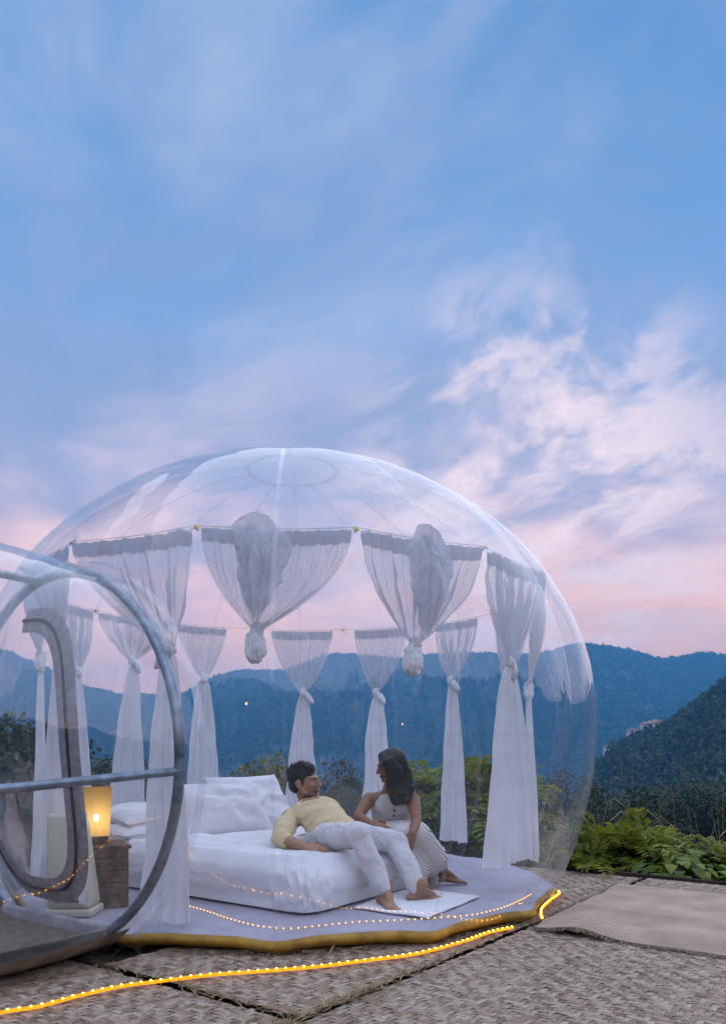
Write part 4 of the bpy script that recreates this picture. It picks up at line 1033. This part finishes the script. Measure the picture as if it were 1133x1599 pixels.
# ------------------------------------------------------------------ the reclining man
man = empty('person', (-0.19, 4.85, 0.36), 'barefoot person in yellow shirt and white trousers reclining on the bed foot', 'person')
pel = V3(-0.19, 4.85, 0.432); nb = V3(-0.345, 5.08, 0.606); sR = V3(-0.455, 4.95, 0.535); sL = V3(-0.212, 5.15, 0.568)
sd = (sL - sR).normalized(); sp1 = pel.lerp(nb, 0.38) + V3(0.015, -0.03, 0.02); sp2 = pel.lerp(nb, 0.72) + V3(0, -0.02, 0.015)
hcM = I(475, 1222, 5.05); eR = V3(-0.492, 4.735, 0.425); wR = V3(-0.335, 4.615, 0.392); eL = V3(-0.215, 5.39, 0.425); wL = V3(-0.36, 5.30, 0.385)
hipR = pel - sd * 0.085 + V3(0.01, -0.01, 0); hipL = pel + sd * 0.085 + V3(0.01, -0.01, 0)
kR = V3(-0.030, 4.445, 0.49); aR = V3(0.122, 4.445, 0.165); kL = V3(0.195, 4.77, 0.405); aL = V3(0.322, 4.565, 0.150)
fR = V3(0.38, -0.92, -0.05); fL = V3(0.87, 0.48, 0.0)
hp, hdM = head(hcM, V3(0.94, -0.30, 0.10), V3(-0.16, 0.06, 1.0), 0.95, nb, 0.050)
body = hp + [chain([pel, sp1, sp2, nb - V3(0, 0, 0.03)], [(0.14, 0.10), (0.125, 0.09), (0.145, 0.095), (0.12, 0.06)], 20, sd),
        chain([sR, sR.lerp(eR, 0.5), eR], [0.052, 0.046, 0.038], 14), chain([eR, eR.lerp(wR, 0.35), wR], [0.038, 0.040, 0.026], 14),
        chain([sL, sL.lerp(eL, 0.5), eL], [0.052, 0.046, 0.038], 14), chain([eL, eL.lerp(wL, 0.35), wL], [0.038, 0.040, 0.026], 14),
        chain([hipR, kR], [0.075, 0.052]), chain([kR, kR.lerp(aR, 0.35), aR], [0.05, 0.05, 0.034]), chain([hipL, kL], [0.075, 0.052]), chain([kL, kL.lerp(aL, 0.35), aL], [0.05, 0.05, 0.034])]
body += hand(wR, V3(0.86, -0.42, -0.05), V3(-0.1, -0.55, 0.83), -1, 0.98, 0.30) + hand(wL, V3(-0.8, -0.3, -0.1), V3(0, 0, 1), 1, 0.98, 0.25)
body += foot(aR, fR, UZ + V3(0.1, 0.3, 0), 0.96, -1) + foot(aL, fL, UZ * 0.8 + V3(0.30, -0.5, 0), 0.98, 1)
me = fuse('body', body, 0.0042, 2); paint(me, hdM, (0.37, 0.20, 0.125), (0.30, 0.115, 0.09), (0.02, 0.015, 0.012), (0.10, 0.062, 0.045))
put(link('body', me, 'skin'), man)
sh = [chain([pel + V3(0.03, -0.035, 0.0), sp1, sp2, nb - V3(0.0, 0.0, 0.045)], [(0.168, 0.112), (0.145, 0.102), (0.160, 0.094), (0.125, 0.060)], 24, sd),
      chain([sR + V3(0.02, 0.01, 0), sR.lerp(eR, 0.5), eR.lerp(sR, 0.06), eR.lerp(wR, 0.20)], [0.064, 0.060, 0.055, 0.050], 16), chain([sL, sL.lerp(eL, 0.5), eL, eL.lerp(wL, 0.3)], [0.062, 0.062, 0.054, 0.048], 16),
      chain([sR + V3(0.03, 0.03, 0.0), nb - V3(0.0, 0.0, 0.03), sL - V3(0.02, 0.03, 0)], [0.055, 0.060, 0.055], 14), chain([nb - V3(0, 0, 0.02), nb + (hcM - nb) * 0.10], [0.070, 0.060], 16)]
me = fuse('shirt', sh, 0.0065, 5); wrinkle(me, 0.0125, 15, 2.0, sd, 0.40)
put(link('shirt', me, 'shirt_cloth'), man)
pt_ = [chain([hipR + V3(-0.01, 0.02, 0), pel, hipL], [0.090, 0.098, 0.090], 16)]
for hp_, k_, a_, dr in ((hipR, kR, aR, 1), (hipL, kL, aL, 1)):
    pt_ += [chain([hp_, hp_.lerp(k_, 0.5), k_ + (k_ - hp_).normalized() * 0.01], [0.086, 0.076, 0.061], 16), chain([k_, k_.lerp(a_, 0.45), a_.lerp(k_, 0.10)], [0.062, 0.059, 0.053], 16)]
me = fuse('trousers', pt_, 0.0065, 5); wrinkle(me, 0.0105, 17, 6.0, (kR - aR).normalized(), 0.4)
put(link('trousers', me, 'pants_cloth'), man)
c, f, l, u, s = hdM
hprims = [ellips(c - f * 0.020 * s + u * 0.047 * s, (f, l, u), (0.100 * s, 0.0805 * s, 0.080 * s), 20, 14), ellips(c - f * 0.062 * s - u * 0.012 * s, (f, l, u), (0.046 * s, 0.066 * s, 0.058 * s)),
          ellips(c + f * 0.035 * s + u * 0.094 * s, (f, l, u), (0.045 * s, 0.056 * s, 0.032 * s))]
for k in (1, -1): hprims.append(chain([c + f * 0.020 * s + l * k * 0.068 * s + u * 0.04 * s, c + f * 0.012 * s + l * k * 0.070 * s - u * 0.012 * s], [0.012 * s, 0.007 * s], 8))
hme = fuse('hair', hprims, 0.005, 2); wrinkle(hme, 0.004, 60, 1.0)
hb = bmesh.new(); hb.from_mesh(hme)
for k in range(520):
    n = Vector((rnd.gauss(0.15, 0.7), rnd.gauss(0, 0.6), abs(rnd.gauss(0.6, 0.4)))).normalized()
    p = c - f * 0.020 * s + u * 0.047 * s + (f * n.x * 0.097 + l * n.y * 0.078 + u * n.z * 0.078) * s
    if n.z < 0.2: continue
    d = (f * (n.x * 0.6 + 0.35) + l * n.y * 0.5 + u * (n.z * 0.9 + 0.15) + Vector((rnd.gauss(0, .25), rnd.gauss(0, .25), 0))).normalized(); L = rnd.uniform(0.014, 0.032) * (0.6 + 0.6 * n.z); sv = d.orthogonal().normalized(); s2 = d.cross(sv)
    b_ = [hb.verts.new(p + (sv * math.cos(a) + s2 * math.sin(a)) * 0.0035) for a in (0, 2.09, 4.19)]; t_ = hb.verts.new(p + d * L)
    for i in range(3): hb.faces.new((b_[i], b_[(i + 1) % 3], t_))
hb.to_mesh(hme); hb.free(); put(link('hair', hme, 'hair_dark'), man)

# ------------------------------------------------------------------ the seated woman
wom = empty('person', (0.17, 5.40, 0.36), 'long haired person in a striped button dress sitting on the bed foot', 'person')
wp = I(606, 1300, 5.40); ww_ = I(609, 1284, 5.33); wb = I(611, 1262, 5.24); wc_ = I(610, 1247, 5.20); wn = I(606, 1239, 5.19)
wsR = I(576, 1248, 5.20); wsL = I(645, 1248, 5.17); hcW = I(609, 1196, 5.14); wsd = (wsL - wsR).normalized()
weR = I(559, 1275, 5.04); wwR = I(578, 1287, 4.94); weL = I(650, 1284, 4.98); wwL = I(643, 1302, 4.83)
wkL = I(650, 1304, 4.97); waL = I(690, 1362, 5.13); wkR = I(624, 1310, 4.97); waR = I(659, 1382, 5.00)
hp, hdW = head(hcW, V3(-0.90, -0.36, -0.20), V3(-0.18, -0.05, 1), 0.87, wn, 0.038, True)
body = hp + [chain([wp, ww_, wb, wc_, wn - V3(0, 0, 0.012)], [(0.13, 0.10), (0.105, 0.08), (0.125, 0.09), (0.115, 0.072), (0.07, 0.05)], 20, wsd),
        chain([wsR + V3(0.03, 0, 0.0), wn - V3(0, 0, 0.03), wsL - V3(0.03, 0, 0.0)], [0.044, 0.052, 0.044], 14),
        chain([wsR, wsR.lerp(weR, 0.5), weR], [0.045, 0.040, 0.032], 14), chain([weR, weR.lerp(wwR, 0.35), wwR], [0.032, 0.033, 0.022], 14),
        chain([wsL, wsL.lerp(weL, 0.5), weL], [0.045, 0.040, 0.032], 14), chain([weL, weL.lerp(wwL, 0.35), wwL], [0.032, 0.033, 0.022], 14),
        chain([wp - wsd * 0.08, wkR], [0.075, 0.05]), chain([wkR, wkR.lerp(waR, 0.35), waR], [0.045, 0.046, 0.028]), chain([wp + wsd * 0.08, wkL], [0.075, 0.05]), chain([wkL, wkL.lerp(waL, 0.35), waL], [0.045, 0.046, 0.028])]
body += hand(wwR, V3(0.75, -0.35, -0.25), V3(-0.2, -0.7, 0.6), -1, 0.86, 0.35) + hand(wwL, V3(-0.28, -0.2, -0.9), V3(0.25, -0.9, 0.2), 1, 0.88, 0.50)
body += foot(waL, V3(0.97, 0.10, -0.06), UZ + V3(0, -0.25, 0), 0.86, 1) + foot(waR, V3(0.75, -0.65, -0.02), UZ, 0.86, -1)
me = fuse('body', body, 0.0042, 2); paint(me, hdW, (0.255, 0.125, 0.072), (0.26, 0.06, 0.05), (0.015, 0.010, 0.008))
put(link('body', me, 'skin'), wom)
bvb = BVHTree.FromPolygons([v.co for v in me.vertices], [tuple(p.vertices) for p in me.polygons])

def stripes(name, direction, per):
    m = bpy.data.materials.new(name); m.use_nodes = True; MATS[name] = m
    T = NT(m.node_tree); b = T.n['Principled BSDF']; tc = T.add('ShaderNodeTexCoord').outputs['Object']
    wob = T.add('ShaderNodeVectorMath', operation='SCALE', ins={0: T.noise(tc, 9, 1, 0.5, 0, 1), 3: 0.030}).outputs[0]
    v = T.add('ShaderNodeVectorMath', operation='ADD', ins={0: tc, 1: wob}).outputs[0]
    d = T.add('ShaderNodeVectorMath', operation='DOT_PRODUCT', ins={0: v, 1: Vector(direction).normalized()}).outputs[1]
    fr = T.math('FRACT', T.math('DIVIDE', d, per)); line = T.math('MULTIPLY', T.smooth(fr, 0.52, 0.62), T.math('SUBTRACT', 1.0, T.smooth(fr, 0.74, 0.84)))
    T.put(b, 'Base Color', T.mix(line, (0.72, 0.65, 0.62, 1), (0.20, 0.18, 0.21, 1))); T.put(b, 'Roughness', 0.9); T.put(b, 'Specular IOR Level', 0.15)
    T.l.new(T.add('ShaderNodeBump', ins={0: 0.3, 1: 0.003, 'Height': T.noise(tc, 150, 1)}).outputs[0], b.inputs['Normal'])
stripes('stripe_bodice', (0.62, 0.1, 0.78), 0.0115); stripes('stripe_skirt', (0.80, -0.25, 0.55), 0.0115)
bo = [chain([wp + V3(0, 0, 0.02), ww_, wb, wc_ - V3(0, 0, 0.030)], [(0.142, 0.112), (0.116, 0.092), (0.137, 0.102), (0.126, 0.086)], 24, wsd)]
for k in (-1, 1): bo.append(ellips(wb + wsd * 0.060 * k + V3(0, -0.068, 0.012), X3, (0.060, 0.052, 0.058)))
me = fuse('bodice', bo, 0.0055, 4); wrinkle(me, 0.004, 22, 3.0)
put(link('bodice', me, 'stripe_bodice'), wom)
bvo = BVHTree.FromPolygons([v.co for v in me.vertices], [tuple(p.vertices) for p in me.polygons])
mid_k = (wkL + wkR) / 2
sk = [chain([wp - wsd * 0.07, wp, wp + wsd * 0.07], [0.125, 0.128, 0.125], 16), chain([wp - wsd * 0.07, wkR], [0.108, 0.078], 16), chain([wp + wsd * 0.07, wkL], [0.108, 0.078], 16), chain([wp, mid_k], [0.115, 0.080], 16),
      chain([wkL, wkL.lerp(waL, 0.38), wkL.lerp(waL, 0.64)], [0.086, 0.090, 0.094], 16), chain([wkR, wkR.lerp(waR, 0.4), wkR.lerp(waR, 0.72)], [0.086, 0.088, 0.088], 16),
      chain([mid_k, mid_k.lerp((waL + waR) / 2, 0.4), mid_k.lerp((waL + waR) / 2, 0.70) + V3(0.02, 0.03, 0)], [0.080, 0.085, 0.085], 16),
      chain([I(668, 1352, 5.10), I(674, 1372, 5.12), I(676, 1381, 5.12)], [0.035, 0.040, 0.036], 12)]
me = fuse('skirt', sk, 0.007, 7); wrinkle(me, 0.008, 11, 8.0, (wkL - waL).normalized(), 0.25)
put(link('skirt', me, 'stripe_skirt'), wom)
CAM = V3(0, 0, CAM_Z)
def onto(bvh, x, y, off=0.002):
    d = (I(x, y, 5.0) - CAM).normalized(); h, n, _, _ = bvh.ray_cast(CAM, d)
    return (h + n * off, n) if h is not None else (I(x, y, 5.1), -d)
for x, y in ((616.5, 1257), (615.5, 1266), (614.5, 1274), (614.5, 1283), (615.5, 1290)):
    p, n = onto(bvo, x, y, 0.003); d, s_, b_ = frame(n)
    put(link('button', pymesh('button', *ellips(p, (s_, b_, d), (0.0085, 0.0085, 0.003), 12, 8)), 'button_brown'), wom)
for pts in (((594, 1246), (592, 1238), (590, 1230), (588, 1223)), ((636, 1250), (639, 1240), (642, 1231), (644, 1226))):
    ps = [onto(bvb, x, y, 0.003)[0] for x, y in pts]; ps[0] = onto(bvo, *pts[0], 0.002)[0]
    put(tube('strap', catmull(ps, 5), 0.0035, 'strap_white', n=6), wom)
c, f, l, u, s = hdW
hprims = [ellips(c - f * 0.026 * s + u * 0.036 * s, (f, l, u), (0.106 * s, 0.088 * s, 0.094 * s), 22, 16),
          chain([c + u * 0.085 * s + f * 0.03 * s, c + l * 0.07 * s + u * 0.045 * s + f * 0.035 * s, c + l * 0.080 * s - u * 0.03 * s + f * 0.008 * s, I(617, 1222, 5.08), I(621, 1240, 5.065), I(622, 1253, 5.07)],
                [(0.045, 0.03), (0.050, 0.026), (0.055, 0.030), (0.066, 0.036), (0.064, 0.030), (0.050, 0.016)], 18, V3(1, 0, 0)),
          chain([c - f * 0.05 * s, I(629, 1212, 5.17), I(634, 1232, 5.12), I(632, 1250, 5.085)], [(0.07, 0.06), (0.062, 0.055), (0.052, 0.04), (0.040, 0.02)], 16, V3(1, 0, 0)),
          chain([c - f * 0.06 * s, I(622, 1225, 5.25), I(622, 1255, 5.28)], [(0.07, 0.06), (0.075, 0.04), (0.06, 0.02)], 16, V3(1, 0, 0))]
hme = fuse('hair', hprims, 0.005, 3)
hme.update(); nn = [Vector(v.normal) for v in hme.vertices]
for v, n in zip(hme.vertices, nn):
    q = v.co; low = min(1, max(0, (hcW.z + 0.06 - q.z) / 0.08))
    v.co = q + n * (0.0035 * math.sin(q.x * 520 + q.y * 300 + 5 * mnoise.noise(q * 8)) * low + 0.003 * mnoise.noise(V3(q.x * 90, q.y * 90, q.z * 12)))
put(link('hair', hme, 'hair_dark'), wom)

# ================================================================== PLANTS round the deck
def fern_mesh(seed, nf, leaf, up=0.6, droop=0.5):
    """fronds with paired leaflets springing from a low crown; unit height about 1"""
    g = np.random.default_rng(seed); Q = []; Tn = []
    for k in range(nf):
        a = g.uniform(0, 6.283); el = g.uniform(0.15, 1.35); d = np.array([math.cos(a) * math.cos(el), math.sin(a) * math.cos(el), math.sin(el)])
        st = np.array([g.normal(0, 0.10), g.normal(0, 0.10), g.uniform(0.05, 0.75) ** 1.0]); L = g.uniform(0.22, 0.5); lat = np.array([-math.sin(a), math.cos(a), 0]); tn = np.clip(g.normal(0.5, 0.22), 0, 1)
        st[:2] += d[:2] * g.uniform(0.0, 0.35)
        m = 10
        for i in range(m):
            t = (i + 0.6) / m; p = st + d * L * t + np.array([0, 0, -droop * L * t * t]); fd = d + np.array([0, 0, -2 * droop * t]); fd /= np.linalg.norm(fd)
            ll = leaf * (0.4 + 1.2 * math.sin(math.pi * (0.15 + 0.8 * t)))
            for sd_ in (1, -1):
                dr = lat * sd_ * 0.9 + fd * 0.55 + g.normal(0, 0.12, 3); w = fd * ll * 0.22; up_ = np.array([0, 0, 0.1 * ll])
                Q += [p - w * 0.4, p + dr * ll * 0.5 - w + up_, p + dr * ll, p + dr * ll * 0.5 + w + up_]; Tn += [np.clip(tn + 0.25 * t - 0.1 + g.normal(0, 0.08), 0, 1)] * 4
    return np.array(Q), np.array(Tn)
def broad_mesh(seed, nl, leaf):
    g = np.random.default_rng(seed); Q = []; Tn = []
    for k in range(nl):
        a = g.uniform(0, 6.283); el = g.uniform(-0.15, 1.2); rr = g.uniform(0.15, 0.55); d = np.array([math.cos(a), math.sin(a), 0.0])
        p = d * rr * math.cos(el) + np.array([0, 0, 0.35 + 0.5 * math.sin(max(el, 0)) * g.uniform(0.5, 1.1)]); lat = np.array([-math.sin(a), math.cos(a), 0]); L = leaf * g.uniform(0.6, 1.3); tn = np.clip(g.normal(0.5, 0.25), 0, 1); sl = g.uniform(-0.1, 0.45)
        rows = []
        for t, w in ((0, 0.05), (0.3, 0.42), (0.62, 0.36), (1.0, 0.02)):
            c = p + d * L * t + np.array([0, 0, L * (sl * t - 0.65 * t * t)]); rows.append((c - lat * w * L + np.array([0, 0, 0.10 * L * w]), c, c + lat * w * L + np.array([0, 0, 0.10 * L * w])))
        for r0, r1 in zip(rows, rows[1:]):
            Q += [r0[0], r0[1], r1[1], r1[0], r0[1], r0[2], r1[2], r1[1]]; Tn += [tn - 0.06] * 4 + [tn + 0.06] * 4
    return np.array(Q), np.clip(np.array(Tn), 0, 1)
def plant(name, px, Y, h, w, kind, mat, label, cat, seed, base=None):
    X = (px - CX) / F_PX * Y; zb = height(X, Y) if base is None else base
    t = empty(name, (X, Y, zb), label, cat, 'plants beyond the deck edge')
    if kind == 'fern': q, tt = fern_mesh(seed, 240, 0.062)
    elif kind == 'broad': q, tt = broad_mesh(seed, 700, 0.080)
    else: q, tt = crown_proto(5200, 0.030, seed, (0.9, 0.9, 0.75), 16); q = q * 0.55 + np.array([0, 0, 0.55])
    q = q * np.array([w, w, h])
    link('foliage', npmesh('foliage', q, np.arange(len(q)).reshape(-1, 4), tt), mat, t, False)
    st = joinp([chain([(0, 0, -0.05), (0.05 * w * math.cos(k * 1.9), 0.05 * w * math.sin(k * 1.9), h * 0.3), (0.22 * w * math.cos(k * 1.9), 0.22 * w * math.sin(k * 1.9), h * 0.62)], [0.012, 0.009, 0.005], 6) for k in range(5)])
    link('stem', pymesh('stem', *st), 'bark', t); return t
PL = [('bush', 893, 6.75, 1.02, 1.0, 'crown', 'leaf_olive', 'olive green bush touching the tent wall at the deck edge', 1),
      ('fern', 925, 6.55, 0.92, 1.0, 'fern', 'leaf_fern', 'low feathery bush between the tent wall and taller one', 2),
      ('fern', 968, 6.9, 1.16, 1.1, 'fern', 'leaf_fern', 'tallest feathery green bush behind the deck edge', 3),
      ('fern', 1012, 6.7, 1.0, 1.05, 'fern', 'leaf_fern', 'feathery bush directly below the dry grass stems', 4),
      ('bush', 1052, 6.35, 0.98, 1.15, 'broad', 'leaf_broad', 'bush with big drooping leaves above the burlap cloth', 5),
      ('bush', 1085, 6.6, 0.90, 1.0, 'crown', 'leaf_olive', 'small leaved bush behind the drooping leaves', 6),
      ('bush', 1122, 5.95, 0.74, 0.8, 'broad', 'leaf_broad', 'dark broad leaved plant at the picture edge by the deck', 7),
      ('bush', 948, 6.35, 0.78, 0.8, 'crown', 'leaf_olive', 'low yellowish bush hugging the deck edge', 8),
      ('fern', 1150, 6.5, 0.9, 1.0, 'fern', 'leaf_fern', 'feathery bush cut off by the picture edge', 9),
      ('bush', 418, 9.6, 1.80, 1.35, 'crown', 'leaf_olive', 'dark rounded bush behind the bed and the man', 10),
      ('bush', 530, 9.4, 1.65, 1.0, 'crown', 'leaf_tree', 'thin dark bush between the two middle back curtains', 12),
      ('bush', 745, 8.6, 1.68, 1.7, 'fern', 'leaf_fern', 'bright ferny shrub behind the tent wall near the slim curtain', 14),
      ('bush', 690, 8.9, 1.55, 1.4, 'broad', 'leaf_broad', 'big leaved plant seen beside the slim back curtain', 15),
      ('bush', 800, 8.2, 1.15, 1.6, 'crown', 'leaf_olive', 'olive bush behind the wide tailed curtain', 16),
      ('bush', 650, 9.0, 1.15, 1.8, 'crown', 'leaf_tree', 'low dark bush behind the shoulder of the woman', 17),
      ('bush', 160, 10.0, 1.9, 2.0, 'crown', 'leaf_tree', 'dark bush seen through the hoop above the lamp', 19),
      ('bush', 30, 11.5, 2.9, 3.0, 'crown', 'leaf_tree', 'tall dark bush seen through the zip outline', 20)]
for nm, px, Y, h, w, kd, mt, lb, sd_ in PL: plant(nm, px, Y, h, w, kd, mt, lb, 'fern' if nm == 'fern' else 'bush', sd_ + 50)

def reed(px, Y, tops, label, seed):
    g = random.Random(seed); X = (px - CX) / F_PX * Y; t = empty('dry_grass', (X, Y, height(X, Y)), label, 'dry grass', 'tall dry grass stems above the bushes')
    for k, (tx, ty) in enumerate(tops):
        top = I(tx, ty, Y + g.uniform(-0.3, 0.3)) - t.location; b = V3(g.gauss(0, 0.08), g.gauss(0, 0.08), 0)
        ctrl = [b, b.lerp(top, 0.5) + V3(g.gauss(0, 0.03), 0, 0.05), top]; pts = catmull(ctrl, 8)
        link('stalk', pymesh('stalk', *chain(pts, [0.0045 - 0.003 * i / len(pts) for i in range(len(pts))], 5)), 'dry_straw', t)
        Q = []; Tn = []
        for i in range(26):
            p = np.array(pts[-1].lerp(pts[-7], g.random() ** 1.2)); d = np.array([g.gauss(0, 0.5), g.gauss(0, 0.5), g.gauss(0.6, 0.4)]); d /= np.linalg.norm(d); L = g.uniform(0.012, 0.035); s = np.cross(d, [0.3, 0.5, 0.8]) * 0.004
            Q += [p - s, p + s, p + d * L + s * .4, p + d * L - s * .4]; Tn += [g.random()] * 4
        for i in range(3):
            p = np.array(pts[int(4 + i * 3)]); a = g.uniform(-1, 1); d = np.array([math.copysign(1, a) * 0.8, 0.2 * a, 0.7]); L = g.uniform(0.15, 0.32); s = np.array([0.0, 0.004, 0.004])
            m = p + d * L * 0.55; e = p + np.array([d[0], d[1], 0.15]) * L
            Q += [p - s, p + s, m + s, m - s, m - s, m + s, e + s * .2, e - s * .2]; Tn += [g.random()] * 8
        link('seed_head', npmesh('seed_head', np.array(Q), np.arange(len(Q)).reshape(-1, 4), np.array(Tn)), 'dry_stem', t, False)
    return t
reed(935, 7.3, [(928, 1232), (945, 1262), (932, 1275)], 'single dry stalks right beside the tent wall', 1)
reed(962, 7.6, [(968, 1178), (952, 1238), (955, 1210)], 'dry grass with one leaning tall stem above the tallest feathery bush', 2)
reed(990, 7.4, [(990, 1193), (996, 1235), (985, 1240)], 'upright dry grass stems in the middle of the gap between hills and deck', 3)
reed(1035, 7.6, [(1024, 1212), (1040, 1225), (1048, 1228), (1030, 1245)], 'bushy dry grass above the drooping leaved bush', 4)
reed(1085, 7.2, [(1083, 1268), (1118, 1285), (1072, 1258)], 'arching dry grass stems by the picture edge', 5)
reed(1118, 7.5, [(1118, 1248), (1128, 1240), (1110, 1262)], 'dry grass tuft farthest from the tent', 6)
